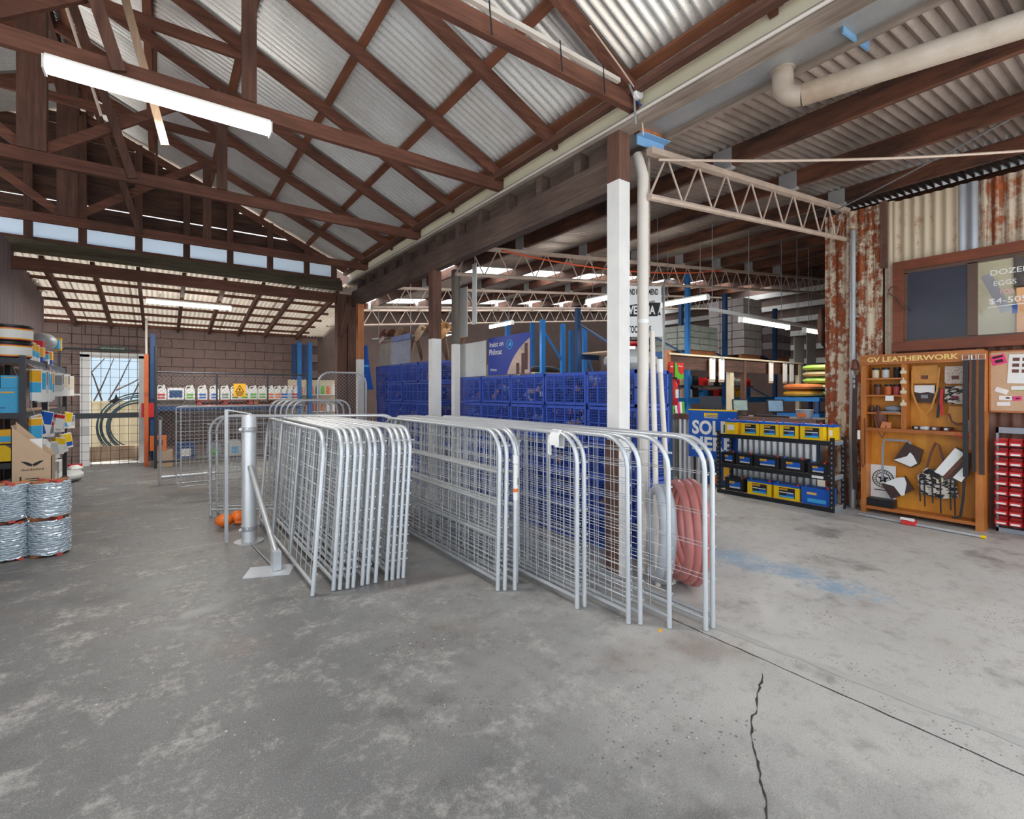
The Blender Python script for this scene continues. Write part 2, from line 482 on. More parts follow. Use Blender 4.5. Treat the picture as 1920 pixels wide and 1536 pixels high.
ground_line(jag([(2.53, 1.27), (2.44, 1.23), (2.34, 1.2), (2.22, 1.14), (2.13, 1.116), (1.99, 1.04), (1.906, .973), (1.834, .928), (1.75, .87), (1.55, .76)], .025, .006), .007, M['crack'], 'crack', .8)

# ---- corrugated sheet: runs along 'a' from p, waves along b
def corr(b, o, along, across, W, pitch=.076, amp=.0185, seg=6, nrm=None, mi=0, flat=False):
    o, along, across = Vector(o), Vector(along), Vector(across).normalized()
    n = Vector(nrm) if nrm is not None else along.cross(across).normalized()
    k = max(1, int(round(W / pitch * seg))); base = len(b.v)
    for i in range(k + 1):
        t = W * i / k
        s = math.cos(2 * PI * t / pitch)
        if flat: s = max(-1, min(1, s * 2.6))
        q = o + across * t + n * (s * amp)
        b.v.append(tuple(q)); b.v.append(tuple(q + along))
    for i in range(k):
        b.f.append((base + 2 * i, base + 2 * i + 2, base + 2 * i + 3, base + 2 * i + 1)); b.m.append(mi)
    return b

# ---- gable roof over the main bay (ridge x=-.95, eaves x=2.95 / -4.85)
RX, RZ, EX, EZ, SL = -.95, 5.50, 2.95, 3.745, .45
Y0, Y1 = -.9, 9.3
ceil_g = struct('ceiling_gable', 'gable roof of corrugated iron on dark rafters')
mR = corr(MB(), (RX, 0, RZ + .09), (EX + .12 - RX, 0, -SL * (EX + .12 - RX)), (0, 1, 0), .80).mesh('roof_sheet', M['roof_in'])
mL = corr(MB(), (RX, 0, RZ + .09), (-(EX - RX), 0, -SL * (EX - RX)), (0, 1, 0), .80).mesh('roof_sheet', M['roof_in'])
y = Y0; i = 0
while y < Y1:
    link('roof_sheet', mR, ceil_g, loc=(0, y, .0015 * (i % 2))); link('roof_sheet', mL, ceil_g, loc=(0, y, .0015 * (i % 2)))
    y += .76; i += 1
MB().bb(RX - .02, RX + .02, Y0, Y1, RZ - .10, RZ + .06).build('ridge_board', M['timber_y'], ceil_g)
for bx_ in (2.86, 2.17, 1.42, .65, -.1, -.82):
    z = RZ - SL * (bx_ - RX) + .045
    MB().bar((bx_, Y0, z), (bx_, Y1, z), .075, .04, (SL, 0, 1)).build('batten', M['batten'], ceil_g)
    if bx_ < 2.8:
        x2 = 2 * RX - bx_
        MB().bar((x2, Y0, z), (x2, Y1, z), .075, .04, (-SL, 0, 1)).build('batten', M['batten'], ceil_g)
RAF = [-.5, .45, 1.4, 3.34, 5.25, 7.2]
def rafter(b, y, x0, x1, w=.05, h=.11):
    f = lambda x: RZ - SL * abs(x - RX) - .03
    b.bar((x0, y, f(x0)), (x1, y, f(x1)), w, h)
    return b
for y in RAF:
    rafter(MB(), y, RX + .02, EX + .02).build('rafter', M['timber'], ceil_g)
    rafter(MB(), y, RX - .02, -4.85).build('rafter', M['timber'], ceil_g)
    if y > 3:
        MB().bar((-2.7, y + .05, 4.70), (.85, y + .05, 4.70), .04, .10).build('collar_tie', M['timber'], ceil_g)
# trusses on every second rafter
ENDS = {2.42: 'nearest the white junction box', 4.2: 'carrying the long fluorescent light', 6.2: 'next behind the fluorescent light', 8.3: 'just in front of the gable boards'}
for y, ph in ENDS.items():
    t = thing('roof_truss', 'dark timber roof truss ' + ph, 'truss', (RX, y, 3.57), 0, 'timber roof trusses')
    MB().bar((-4.85, y, 3.625), (3.0, y, 3.625), .05, .115).build('tie_beam', M['timber'], t, w=True)
    rafter(MB(), y, RX + .02, EX + .02).build('rafter', M['timber'], t, w=True)
    rafter(MB(), y, RX - .02, -4.85).build('rafter', M['timber'], t, w=True)
    MB().bb(RX - .10, RX + .10, y - .05, y + .05, 3.68, RZ - .05).build('king_post', M['timber_z'], t, w=True)
    zq = RZ - SL * 1.5
    MB().bb(.50, .60, y - .045, y - .005, 3.68, zq - .05).build('queen_post', M['timber_z'], t, w=True)
    MB().bb(-2.50, -2.40, y - .045, y - .005, 3.68, zq - .05).build('queen_post', M['timber_z'], t, w=True)
    MB().bar((RX + .08, y + .02, 3.72), (.55, y + .02, 4.80), .04, .09).build('strut', M['timber'], t, w=True)
    MB().bar((RX - .08, y + .02, 3.72), (-2.45, y + .02, 4.80), .04, .09).build('strut', M['timber'], t, w=True)
    MB().bar((-.04, y + .04, 4.32), (-.04, y + .04, 5.05), .09, .03).build('hanger', M['timber_z'], t, w=True)
    MB().bar((-.22, y - .045, 3.60), (-.72, y - .045, 5.30), .03, .075, (1, 0, 0)).build('hanger', M['timber_z'], t, w=True)
o = MB().bar((.03, 4.45, 3.30), (-.405, 4.45, 5.14), .05, .03, (0, 1, 0)).build('loose_board', M['palewood'])
tag(o, 'pale loose timber board hanging down behind the long fluorescent light', 'board')
o = MB().tube([(-.70, 5.0, 4.85), (-.42, 5.6, 3.9)], .013, 6).build('rusty_rod', M['rope'])
tag(o, 'thin pale rod slanting down between the two nearest tie beams', 'rod')
# far gable wall: studs, weatherboards with gaps, glazed strip
gab = struct('wall_gable', 'dark weatherboard gable end with a glazed strip below')
for k, x in enumerate([-3.26, -2.66, -2.06, -1.46, -.90, -.26, .34, .94, 1.54, 2.14, 2.62]):
    top = RZ - SL * abs(x - RX)
    MB().bb(x - .045, x + .045, 9.22, 9.28, 3.55, top).build('stud', M['timber_z'], gab)
z = 3.93
while z < RZ:
    hw = (RZ - z) / SL
    if hw > .15:
        b = MB(); xa, xb = RX - hw - .1, RX + hw - .06
        b.bar((xa, 9.33 + random.uniform(-.008, .008), z), (xb, 9.33 + random.uniform(-.008, .008), z + random.uniform(-.012, .012)), .02, .15, (0, random.uniform(-.18, -.02), 1))
        b.build('weatherboard', M['board'], gab)
    z += .157
MB().bar((RX, 9.26, RZ - .05), (EX - .1, 9.26, RZ - .05 - SL * (EX - .1 - RX)), .04, .1).build('verge_board', M['timber'], gab)
for x0, x1 in zip([-3.2, -2.6, -2.0, -1.4, -.84, -.2, .4, 1.0, 1.6, 2.2], [-2.72, -2.12, -1.52, -.96, -.32, .28, .88, 1.48, 2.08, 2.56]):
    MB().bb(x0 - .03, x1 + .03, 9.29, 9.30, 3.60, 3.85).build('pane', M['pane_sheet'], gab)
MB().bar((-5, 9.30, 3.57), (2.75, 9.30, 3.57), .05, .06).build('sill_rail', M['timber'], gab)
for k in range(3):
    MB().bar((-5, 9.20 - .02 * k, 3.51 - .07 * k), (2.75, 9.20 - .02 * k, 3.51 - .07 * k), .02, .066, (0, -.3, 1)).build('soffit_board', M['greenboard'], gab)
# lean-to behind: beam, rafters, battens, translucent sheets
lean = struct('ceiling_lean_to', 'low lean-to roof of light corrugated sheet')
MB().bar((-5, 9.25, 3.21), (2.95, 9.25, 3.21), .08, .17).build('beam', M['timber'], lean)
lz = lambda y: 3.30 - (y - 9.3) * .148
for x in (-2.45, -1.9, -1.34, -.80, -.27, .31, .88, 1.45, 2.0, 2.70):
    MB().bar((x, 9.28, lz(9.28)), (x, 12.75, lz(12.75)), .05, .11).build('rafter', M['timber_y'], lean)
for y in (9.75, 10.3, 10.85, 11.4, 11.95, 12.5):
    MB().bar((-5, y, lz(y) + .075), (2.95, y, lz(y) + .075), .06, .045).build('batten', M['timber'], lean)
mS = corr(MB(), (0, 9.2, lz(9.2) + .115), (0, 3.9, -.148 * 3.9), (1, 0, 0), .80, nrm=(0, 0, 1)).mesh('roof_sheet', M['roof_lean'])
x = -5.0
while x < 2.9:
    link('roof_sheet', mS, lean, loc=(x, 0, 0)); x += .76
# back wall of painted blocks, doorway x -1.2..-.34
wb = struct('wall_back', 'brown painted concrete block wall')
mb_full = MB().box((0, 0, 0), (.390, .05, .190)).mesh('block', M['block'])
for r in range(14):
    z = .1 + r * .2; x = -2.2 + (.2 if r % 2 else 0)
    while x < 2.95:
        y_ = 12.73 + random.uniform(-.003, .003)
        if z > 2.2 or x + .4 < -1.27 or x > -.27:
            link('block', mb_full, wb, loc=(x + .2, y_, z))
        else:
            for a, c in ((x, min(x + .4, -1.27)), (max(x, -.27), x + .4)):
                if c - a > .05: link('block', MB().box((0, 0, 0), (c - a - .01, .05, .190)).mesh('block', M['block']), wb, loc=((a + c) / 2, y_, z))
        x += .4
for x0, x1, z0, z1 in ((-5, -1.25, 0, 2.8), (-.29, 3.2, 0, 2.8), (-1.25, -.29, 2.18, 2.8)):
    MB().bb(x0, x1, 12.745, 12.9, z0, z1).build('mortar_bed', M['mortar'], wb)
MB().bb(-5, 2.95, 12.70, 12.78, 2.80, 2.86).build('wall_plate', M['timber'], wb)
# door 1: white jamb, timber kick, exit gap
d1 = struct('door_1', 'open doorway with pale jambs in the block wall')
for x0, x1 in ((-1.27, -1.13), (-.36, -.27)):
    MB().bb(x0, x1, 12.62, 12.9, 0, 2.2).build('jamb', M['white_paint'], d1)
MB().bb(-1.27, -.27, 12.62, 12.9, 2.15, 2.25).build('lintel', M['white_paint'], d1)
MB().bb(-1.13, -.36, 12.70, 12.76, .06, .36).build('kick_board', M['palewood'], d1)
# left cladding wall
wl = struct('wall_left', 'mauve ribbed steel cladding wall')
corr(MB(), (-1.62, 4.2, 0), (0, 0, 3.45), (0, 1, 0), 5.1, .19, .012, 8, (1, 0, 0), flat=True).build('cladding', M['purple'], wl)
corr(MB(), (-1.62, 9.3, 0), (0, 0, 3.28), (0, 1, 0), 1.9, .19, .012, 8, (1, 0, 0), flat=True).build('cladding', M['purple'], wl)
MB().bb(-1.75, -1.635, 4.2, 11.2, 0, 3.28).build('backing', M['mortar'], wl)
MB().bb(-1.67, -1.59, 11.2, 11.27, 0, 3.05).build('corner_flashing', M['purple'], wl)
# shop walls
ws = struct('wall_shop_back', 'dark block wall behind the pallet racks')
MB().bb(2.95, 16, 13.0, 13.2, 0, 5.2).build('blockwork', M['brown_purple'], ws)
wf = struct('wall_shop_far', 'dark far wall with pale ribbed cladding rails')
MB().bb(15.5, 15.7, 2.75, 13.2, 0, 5.4).build('cladding', M['brown_purple'], wf)
for k in range(6):
    MB().bb(15.40, 15.5, 2.9, 13, 2.3 + k * .42, 2.45 + k * .42).build('girt', M['lightgrey'], wf)
# skillion roof
SX0, SZ0, SS = 2.98, 3.60, .100
sz = lambda x: SZ0 + SS * (x - SX0)
ceil_s = struct('ceiling_skillion', 'low skillion roof of dull corrugated iron on dark purlins')
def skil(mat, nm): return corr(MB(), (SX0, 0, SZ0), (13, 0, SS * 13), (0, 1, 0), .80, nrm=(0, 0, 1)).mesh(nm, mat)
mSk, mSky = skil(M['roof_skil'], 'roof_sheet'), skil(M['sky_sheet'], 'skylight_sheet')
y = -.84; i = 0
while y < 13.2:
    if 7.0 < y < 7.7 or 11.0 < y < 11.7:
        link('skylight_sheet', mSky, ceil_s, loc=(0, y, .0015 * (i % 2)))
    else:
        link('roof_sheet', mSk, ceil_s, loc=(0, y, .0015 * (i % 2)))
    y += .76; i += 1
for x in (4.27, 5.55, 6.83, 8.11, 9.39, 10.67, 11.95, 13.2, 14.5):
    MB().bar((x, -.9, sz(x) - .10), (x, 13, sz(x) - .10), .05, .17).build('purlin', M['purlin'], ceil_s)
# lattice trusses
LAB = {2.5: 'nearest, above the battery shelf', 5.65: 'over the blue crates', 8.8: 'behind the saddles', 11.9: 'farthest, near the dark back wall'}
for y, ph in LAB.items():
    xa, xb = 3.18, (7.15 if y < 3 else 15.4)
    t = thing('lattice_truss', 'pale steel lattice truss ' + ph, 'truss', (xa, y, 3.03), 0, 'steel lattice roof trusses')
    f0 = lambda x: 3.03 + .098 * (x - 3.2); f1 = lambda x: 3.40 + .098 * (x - 3.2)
    MB().tube([(xa, y, f0(xa)), (xb, y, f0(xb))], .028, 8).build('bottom_chord', M['lattice'], t, w=True)
    MB().bar((xa, y, f1(xa)), (xb, y, f1(xb)), .06, .05).build('top_chord', M['lattice'], t, w=True)
    b = MB(); pts = []; x = xa; k = 0
    while x <= xb + .01:
        pts.append((x, y, (f0(x) if k % 2 == 0 else f1(x)))); x += .225; k += 1
    for a, c in zip(pts[:-1], pts[1:]): b.tube([a, c], .0095, 6)
    b.build('web_bar', M['lattice'], t, w=True)
    for x in (4.27, 5.55, 6.83, 8.11, 9.39, 10.67, 11.95):
        if x < xb: MB().bb(x - .035, x + .035, y - .09, y + .09, f1(x) + .02, sz(x) - .02).build('cleat', M['galv_dull'], t, w=True)
# rope across the first bay and power leads
def lead(name, label, cat, pts, r, mat, sag=0, n=14):
    P = []
    if sag:
        a, c = Vector(pts[0]), Vector(pts[-1])
        for i in range(n + 1):
            t = i / n; p = a.lerp(c, t); p.z -= sag * 4 * t * (1 - t); P.append(p)
    else: P = pts
    return tag(MB().tube(P, r, 6).build(name, mat), label, cat)
lead('rope', 'pale rope stretched across above the nearest lattice truss', 'rope', [(3.3, 2.5, 3.36), (6.5, .55, 3.62)], .011, M['rope'], .05)
lead('cable', 'thin dark cable slanting from the rusty wall up to the purlins', 'cable', [(6.75, 2.5, 3.70), (5.3, .2, 3.75)], .008, M['grey'], .02)
lead('extension_lead', 'orange extension lead sagging along the lattice truss over the crates', 'cable', [(3.9, 5.6, 3.45), (5.2, 5.6, 3.35), (7.0, 5.6, 3.55), (9.5, 5.6, 4.0)], .012, M['cable_org'], .16)
# eave beam, plate, blocks, gutter
eb = struct('eave_beam', 'long weathered timber beam on posts dividing the two bays')
MB().bb(2.90, 3.00, 2.69, 9.1, 3.06, 3.33).build('main_beam', M['beam'], eb)
MB().bb(2.88, 3.02, -.9, 9.3, 3.50, 3.565).build('top_plate', M['greywood'], eb)
y = 3.0
while y < 9.0:
    MB().bb(2.90, 2.99, y, y + .08, 3.33, 3.50).build('packing_block', M['beam'], eb); y += .52
MB().bb(3.00, 3.02, 2.7, 9.1, 3.33, 3.50).build('backing_board', M['beam'], eb)
MB().bar((2.93, -.9, 3.64), (2.93, 9.3, 3.64), .012, .13).build('daylight_strip', M['eave_strip'], eb)
MB().bb(2.80, 2.86, -.9, 9.3, 3.66, 3.72).build('fascia', M['timber_y'], eb)
MB().bb(3.03, 3.34, -.9, 9.3, 3.56, 3.575).build('gutter_sole', M['galv_dull'], eb)
for x in (3.03, 3.34): MB().bb(x - .02, x + .02, -.9, 9.3, 3.52, 3.62).build('gutter_batten', M['greywood'], eb)
MB().tube([(2.87, -1.5, 3.535), (2.87, 9.2, 3.535)], .012, 8).build('conduit', M['pvc'], eb)
# posts
M['greypost'] = wood('grey_post', (88, 80, 74), (126, 116, 108), 'z')
def post(x, y, w, z1, split, top, low, label, name='timber_post', cat='post'):
    t = thing(name, label, cat, (x, y, 0))
    MB().bb(-w / 2, w / 2, -w / 2, w / 2, 0, split).build('painted_length', low, t)
    MB().bb(-w / 2, w / 2, -w / 2, w / 2, split, z1).build('bare_length', top, t)
    return t
post(2.95, 2.62, .125, 3.5, 3.12, M['timber_z'], M['white_paint'], 'square timber post, white with brown top, beside the white downpipe')
MB().bb(-.078, -.0625, -.06, .0625, .0, 1.08).build('bare_facing', M['timber_z'], bpy.data.objects['timber_post'])
post(2.95, 5.80, .125, 3.06, 2.16, M['timber_z'], M['white_paint'], 'brown and white timber post between the two blue crate stacks')
post(2.95, 8.78, .11, 3.06, 2.05, M['orangewood'], M['white_paint'], 'timber post with orange upper half and white lower half')
post(3.22, 5.72, .085, 3.1, 2.1, M['greypost'], M['white_paint'], 'slim grey and white post behind the brown and white post')
for x, lb in ((2.73, 'thick dark hardwood corner post under the end of the eave beam'), (2.92, 'second thick dark corner post, tight against the first')):
    t = thing('corner_post', lb, 'post', (x, 9.2, 0))
    MB().bb(-.085, .085, -.085, .085, 0, 3.25).build('shaft', M['timber_z'], t)
    if x < 2.8: MB().bar((.0, -.08, 2.5), (.0, -.5, 3.02), .07, .09).build('knee_brace', M['timber_z'], t)
# rusty office wall x=7.2, y 2.75 -> -1
wr = struct('wall_right', 'rusted corrugated iron office wall')
def sheet(y0, y1, z0, z1, mat, dx=0.0, pitch=.095, amp=.012):
    corr(MB(), (7.2 - dx, y0, z0), (0, 0, z1 - z0), (0, 1, 0), y1 - y0, pitch, amp, 8, (1, 0, 0)).build('iron_sheet', mat, wr)
sheet(2.47, 2.78, 0, 3.80, M['rust_a']); sheet(2.14, 2.50, .0, 3.78, M['rust_a'], .012)
sheet(2.02, 2.12, 0, 3.78, M['rust_b'], .004)
MB().bb(7.165, 7.185, 2.09, 2.16, 2.98, 3.80).build('cover_strip', M['rust_d'], wr)
sheet(1.40, 2.06, 3.0, 3.76, M['rust_b'], .002); sheet(1.28, 1.43, 3.0, 3.76, M['galv_strip'], .014); sheet(-1, 1.31, 3.0, 3.75, M['rust_c'], .004)
sheet(.2, 2.06, 0, 1.98, M['rust_d'], -.004); sheet(-1, .24, 0, 3.0, M['rust_c'], .008)
MB().bb(7.22, 7.30, -1, 2.78, 0, 1.95).build('backing', M['dark'], wr)
MB().bb(7.22, 7.30, -1, 2.78, 3.02, 3.7).build('backing', M['dark'], wr)
MB().bb(7.22, 7.30, 2.02, 2.78, 1.9, 3.1).build('backing', M['dark'], wr)
MB().bb(7.22, 9.6, 2.70, 2.78, 0, 3.75).build('return_wall', M['brown_purple'], wr)
MB().bb(9.5, 9.6, -1, 2.78, 0, 3.75).build('office_back', plain('olive_wall', (150, 146, 126), .8, 0, .06, 3), wr)
MB().bb(7.22, 9.6, -1, 2.78, 3.70, 3.75).build('office_ceiling', M['white'], wr)
MB().bb(9.6, 15.6, 2.70, 2.78, 0, 4.6).build('return_wall', M['brown_purple'], wr)
w1 = struct('window_1', 'sliding window in cedar frame on the rusty wall')
MB().bb(7.12, 7.2, .2, 2.02, 2.90, 3.01).build('head', M['redwood'], w1)
MB().bb(7.10, 7.2, .2, 2.02, 1.94, 2.05).build('sill', M['redwood'], w1)
MB().bb(7.12, 7.2, 1.92, 2.02, 2.05, 2.90).build('jamb', M['redwood'], w1)
MB().bb(7.14, 7.2, .2, .3, 2.05, 2.90).build('jamb', M['redwood'], w1)
M['bronze'] = plain('bronze_sash', (106, 84, 72), .45, .3, .05, 6)
for y0, y1, z0, z1 in ((.3, 1.92, 2.86, 2.90), (.3, 1.92, 2.05, 2.075), (1.885, 1.92, 2.07, 2.87), (1.28, 1.345, 2.07, 2.87), (1.345, 1.36, 2.07, 2.87), (.3, .33, 2.07, 2.87)):
    MB().bb(7.155, 7.195, y0, y1, z0, z1).build('sash', M['bronze'], w1)
M['flyscreen'] = plain('flyscreen', (58, 60, 74), .35, 0, .12, 3)
MB().bb(7.165, 7.175, 1.36, 1.885, 2.075, 2.86).build('flyscreen', M['flyscreen'], w1)
gm, nt, p = new_mat('window_glass'); p.inputs['Roughness'].default_value = .02
gco = coords(nt); gf = noise(nt, gco, 3, 3); gr = ramp(nt, gf, [(0, (.9, .95, .93, 1)), (1, (.97, 1, .99, 1))]); nt.links.new(gr.outputs[0], p.inputs['Base Color'])
tr = nt.nodes.new('ShaderNodeBsdfTransparent'); gl = nt.nodes.new('ShaderNodeBsdfGlossy'); gl.inputs['Roughness'].default_value = .03
fr = nt.nodes.new('ShaderNodeFresnel'); fr.inputs[0].default_value = 1.45; mx = nt.nodes.new('ShaderNodeMixShader')
nt.links.new(fr.outputs[0], mx.inputs[0]); nt.links.new(tr.outputs[0], mx.inputs[1]); nt.links.new(gl.outputs[0], mx.inputs[2])
nt.links.new(mx.outputs[0], nt.nodes['Material Output'].inputs[0]); M['glass'] = gm
MB().bb(7.168, 7.173, .33, 1.28, 2.075, 2.86).build('pane', M['glass'], w1)
chalk = plain('chalk_pen', (246, 246, 246), .7, 0, .02, 6); pinkpen = plain('pink_pen', (240, 180, 190), .7, 0, .02, 6)
L_, U_ = (0, -1, 0), (0, 0, 1)
text('DOZEN', (7.166, 1.03, 2.70), L_, U_, .055, chalk, w1, .30, bold=.004)
text('EGGS', (7.166, 1.07, 2.585), L_, U_, .05, chalk, w1, .17, bold=.004)
text('FOR', (7.166, 1.05, 2.49), L_, U_, .045, pinkpen, w1, .11, bold=.004)
text('$4-50!', (7.166, 1.06, 2.395), L_, U_, .06, chalk, w1, .26, bold=.004)
MB().bar((7.166, 1.2, 2.362), (7.166, .9, 2.372), .002, .008).build('underline', chalk, w1)
# outside: fence, tree seen through the door, apron in front of the shed
of = struct('exterior_fence', 'cream steel fence outside the back door')
corr(MB(), (-3.2, 14.6, 0), (0, 0, 1.2), (1, 0, 0), 5, .2, .02, 8, (0, -1, 0), flat=True).build('fence_panel', M['fence'], of)
MB().bb(-3.2, 1.8, 14.56, 14.64, 1.2, 1.25).build('rail', M['fence'], of)
ob_ = struct('exterior_sky_panel', 'pale blue panel standing in for sky beyond the back fence')  # added panel whose pale blue stands in for the sky in the doorway
MB().bb(-8, 5, 18, 18.3, 0, 6).build('wall', plain('sky_panel_blue', (186, 206, 222), .8, 0, .04, 2), ob_)
tr_ = thing('bare_tree', 'bare dark tree branches outside the back doorway', 'tree', (-1.0, 15.6, 0))
for a, c in (((-1.3, 0, 0), (-.9, 0, 2.2)), ((-.9, .05, 1.3), (.1, .1, 2.6)), ((-.5, 0, .8), (.1, 0, 2.4)), ((-.2, 0, .9), (.5, .1, 2.6)), ((-.1, 0, 1.0), (-.6, 0, 2.6)), ((.3, 0, 1.0), (.75, 0, 2.4)), ((.1, 0, 1.5), (.7, 0, 1.9)), ((.3, 0, 1.0), (-.2, 0, 0))):
    MB().tube([a, ((a[0] + c[0]) / 2 + .04, (a[1] + c[1]) / 2, (a[2] + c[2]) / 2), c], [.022, .016, .007], 5).build('branch', M['bark'], tr_)
# ================================================================ GATES
def arc(cx, cz, r, a0, a1, n=6):
    return [(cx + r * math.cos(a0 + (a1 - a0) * i / n), 0, cz + r * math.sin(a0 + (a1 - a0) * i / n)) for i in range(n + 1)]
def gate_parts(L, H, R=.19, r=.0155, vstep=.15, hz=None, stays=(), rails=(), chain=False, bottom=.07):
    fr = MB()
    pts = [(0, 0, 0), (0, 0, H - R)] + arc(R, H - R, R, PI, PI / 2)[1:] + arc(L - R, H - R, R, PI / 2, 0) + [(L, 0, 0)]
    fr.tube(pts, r, 10)
    parts = [('frame', fr.mesh('frame', M['galv']))]
    parts.append(('bottom_rail', MB().tube([(0, 0, bottom), (L, 0, bottom)], r * .9, 8).mesh('bottom_rail', M['galv_dull'])))
    for x in stays: parts.append(('stay', MB().tube([(x, 0, bottom), (x, 0, H - r)], r * .8, 8).mesh('stay', M['galv_dull'])))
    for z in rails: parts.append(('rail', MB().tube([(0, 0, z), (L, 0, z)], r * .8, 8).mesh('rail', M['galv_dull'])))
    b = MB(); q = .0022; yy = r * .9
    if chain:
        s = .055; n = int((L + H) / s)
        for k in range(-int(H / s), int(L / s) + 1):
            for sg in (1, -1):
                x0 = k * s; P = []
                a = Vector((max(0, x0), 0, bottom + max(0, -x0))); ln = min(L - a.x, H - .02 - a.z)
                if ln > .05:
                    c = a + Vector((ln, 0, ln))
                    if sg < 0: a, c = Vector((L - a.x, 0, a.z)), Vector((L - c.x, 0, c.z))
                    b.tube([a, c], q * .8, 3, caps=False)
    else:
        n = int(L / vstep)
        for k in range(1, n):
            x = L * k / n; zt = H - .02
            if x < R: zt = H - R + math.sqrt(max(0, R * R - (R - x) ** 2)) - .01
            if L - x < R: zt = H - R + math.sqrt(max(0, R * R - (R - (L - x)) ** 2)) - .01
            b.tube([(x, -yy, bottom), (x, -yy, zt)], q, 4, caps=False)
        for z in (hz or []):
            b.tube([(0.0, -yy - .004, z), (L, -yy - .004, z)], q, 4, caps=False)
            for x in (0, L): b.box((x, -yy - .002, z), (.028, .010, .010))
    parts.append(('wire_mesh', b.mesh('wire_mesh', M['wire'])))
    return parts
def put_gate(parts, label, loc, rotz, lean, group, name='farm_gate'):
    t = thing(name, label, 'gate', loc, rotz, group, lean)
    for nm, me in parts: link(nm, me, t)
    return t
HZ = [.15, .21, .27, .34, .41, .49, .57, .66, .76, .87, .98, 1.08]
A23 = gate_parts(2.28, 1.17, hz=HZ, stays=(.76, 1.52))
A24 = gate_parts(2.42, 1.17, hz=HZ, stays=(.80, 1.61))
A36 = gate_parts(3.5, 1.17, hz=HZ, stays=(1.15, 2.33))
A32 = gate_parts(3.15, 1.17, hz=HZ, stays=(1.05, 2.1))
B22 = gate_parts(2.25, 1.17, hz=[.15, .22, .30, .46, .54, .7, .78, .95, 1.06], stays=(1.95,), rails=(.38, .62, .86))
C36 = gate_parts(3.5, 1.17, hz=[.3, .5, .7, .95], stays=(), rails=(), vstep=.5)
G1 = [(.881, 3.638), (1.028, 3.646), (1.072, 3.638), (1.123, 3.625), (1.164, 3.619), (1.232, 3.619), (1.272, 3.615), (1.332, 3.609), (1.414, 3.602), (1.455, 3.585), (1.504, 3.589), (1.542, 3.575)]
for i, (x, y) in enumerate(G1):
    lb = 'galvanised mesh farm gate standing alone, right beside the thick strainer post' if i == 0 else 'galvanised mesh gate, ' + ORD[i - 1] + ' upright in the tight row of eleven gate ends'
    put_gate(A23, lb, (x, y, .004), PI / 2, .06 if i else .075, 'tight row of gates by the strainer post')
G2 = [(2.004, 2.937), (2.050, 2.914), (2.111, 2.871), (2.20, 2.973), (2.269, 2.378), (2.332, 2.372), (2.385, 2.036), (2.44, 1.988), (2.546, 1.849), (2.702, 1.702), (2.765, 1.694)]
K2 = [B22, B22, B22, A24, A32, A32, A36, A36, A36, C36, C36]
LN = [.02, .02, .01, .012, .0, -.005, -.01, -.01, -.012, -.012, -.004]
for i, (x, y) in enumerate(G2):
    put_gate(K2[i], 'galvanised mesh farm gate, ' + ORD[i] + ' of the long loose row, counted away from the strainer post', (x, y, .004), PI / 2, LN[i], 'long loose row of gates in the middle')
t = bpy.data.objects['farm_gate.014']
MB().tube([(0, 0, .93), (0, 0, .99)], .021, 10).build('latch_collar', M['white'], t)
MB().tube([(0, 0, .66), (0, 0, .92)], .0175, 10).build('sticker', M['white'], t)
text('500', (-.0185, .0, .80), (0, 0, -1), (0, -1, 0), .016, M['ink'], t, .05)
MB().tube([(0, 0, .72), (0, 0, .745)], .018, 10).build('sticker_band', M['orange'], t)
t2 = bpy.data.objects['farm_gate.016']
b = MB()
b.ribbon([(.20, -.02, 1.06), (.21, -.035, 1.15), (.20, 0, 1.19), (.2, .03, 1.15), (.2, .03, 1.08)], (1, 0, 0), .10, .002)
b.ribbon([(.31, -.022, 1.0), (.31, -.02, 1.1), (.30, -.02, 1.15)], (1, 0, 0), .04, .002)
o = b.build('paper_wrap', M['white'], t2); o['label'] = 'torn white paper wrapped on the bend'
# gates lying across behind the tight row
D = gate_parts(2.15, 1.17, hz=HZ, stays=(.72, 1.43)); an = math.atan2(-1.13, 1.85)
for i, (x, y, lb) in enumerate(((.48, 6.684, 'rounded mesh gate set crosswise behind the tight row, frontmost of its pair'), (.56, 6.82, 'rounded mesh gate set crosswise, hind one of its pair'))):
    put_gate(D, lb, (x, y, .004), an, .02, 'gates set crosswise behind the strainer post')
# small arched gates further back
E1 = gate_parts(.82, 1.33, R=.17, r=.014, vstep=.1, hz=[.2, .35, .5, .65, .8, .95, 1.1], bottom=.08)
for k in range(5):
    put_gate(E1, 'narrow arched galvanised gate, ' + ORD[k] + ' of five nested ones behind the crosswise gates', (1.53 - .045 * k, 7.45 + .17 * k, .004), 0, 0, 'nested arched gates', 'arched_gate')
F1 = gate_parts(.80, 1.78, R=.20, r=.016, chain=True, bottom=.08)
put_gate(F1, 'tall arched gate with chain wire, standing before the corner posts', (2.08, 8.25, .004), 0, 0, None, 'arched_gate')
W1 = gate_parts(1.7, 1.24, R=.01, r=.008, vstep=.055, hz=[.2 + .055 * k for k in range(18)], bottom=.04)
put_gate(W1, 'square weldmesh panel standing behind the crosswise gates', (.25, 8.75, .004), 0, 0, None, 'mesh_panel')
W2 = gate_parts(1.9, 1.22, R=.01, r=.008, vstep=.16, hz=[.2, .36, .52, .68, .84, 1.0, 1.14], bottom=.04)
put_gate(W2, 'open square mesh panel standing nearest the chemical drums', (.2, 9.1, .004), 0, 0, None, 'mesh_panel')
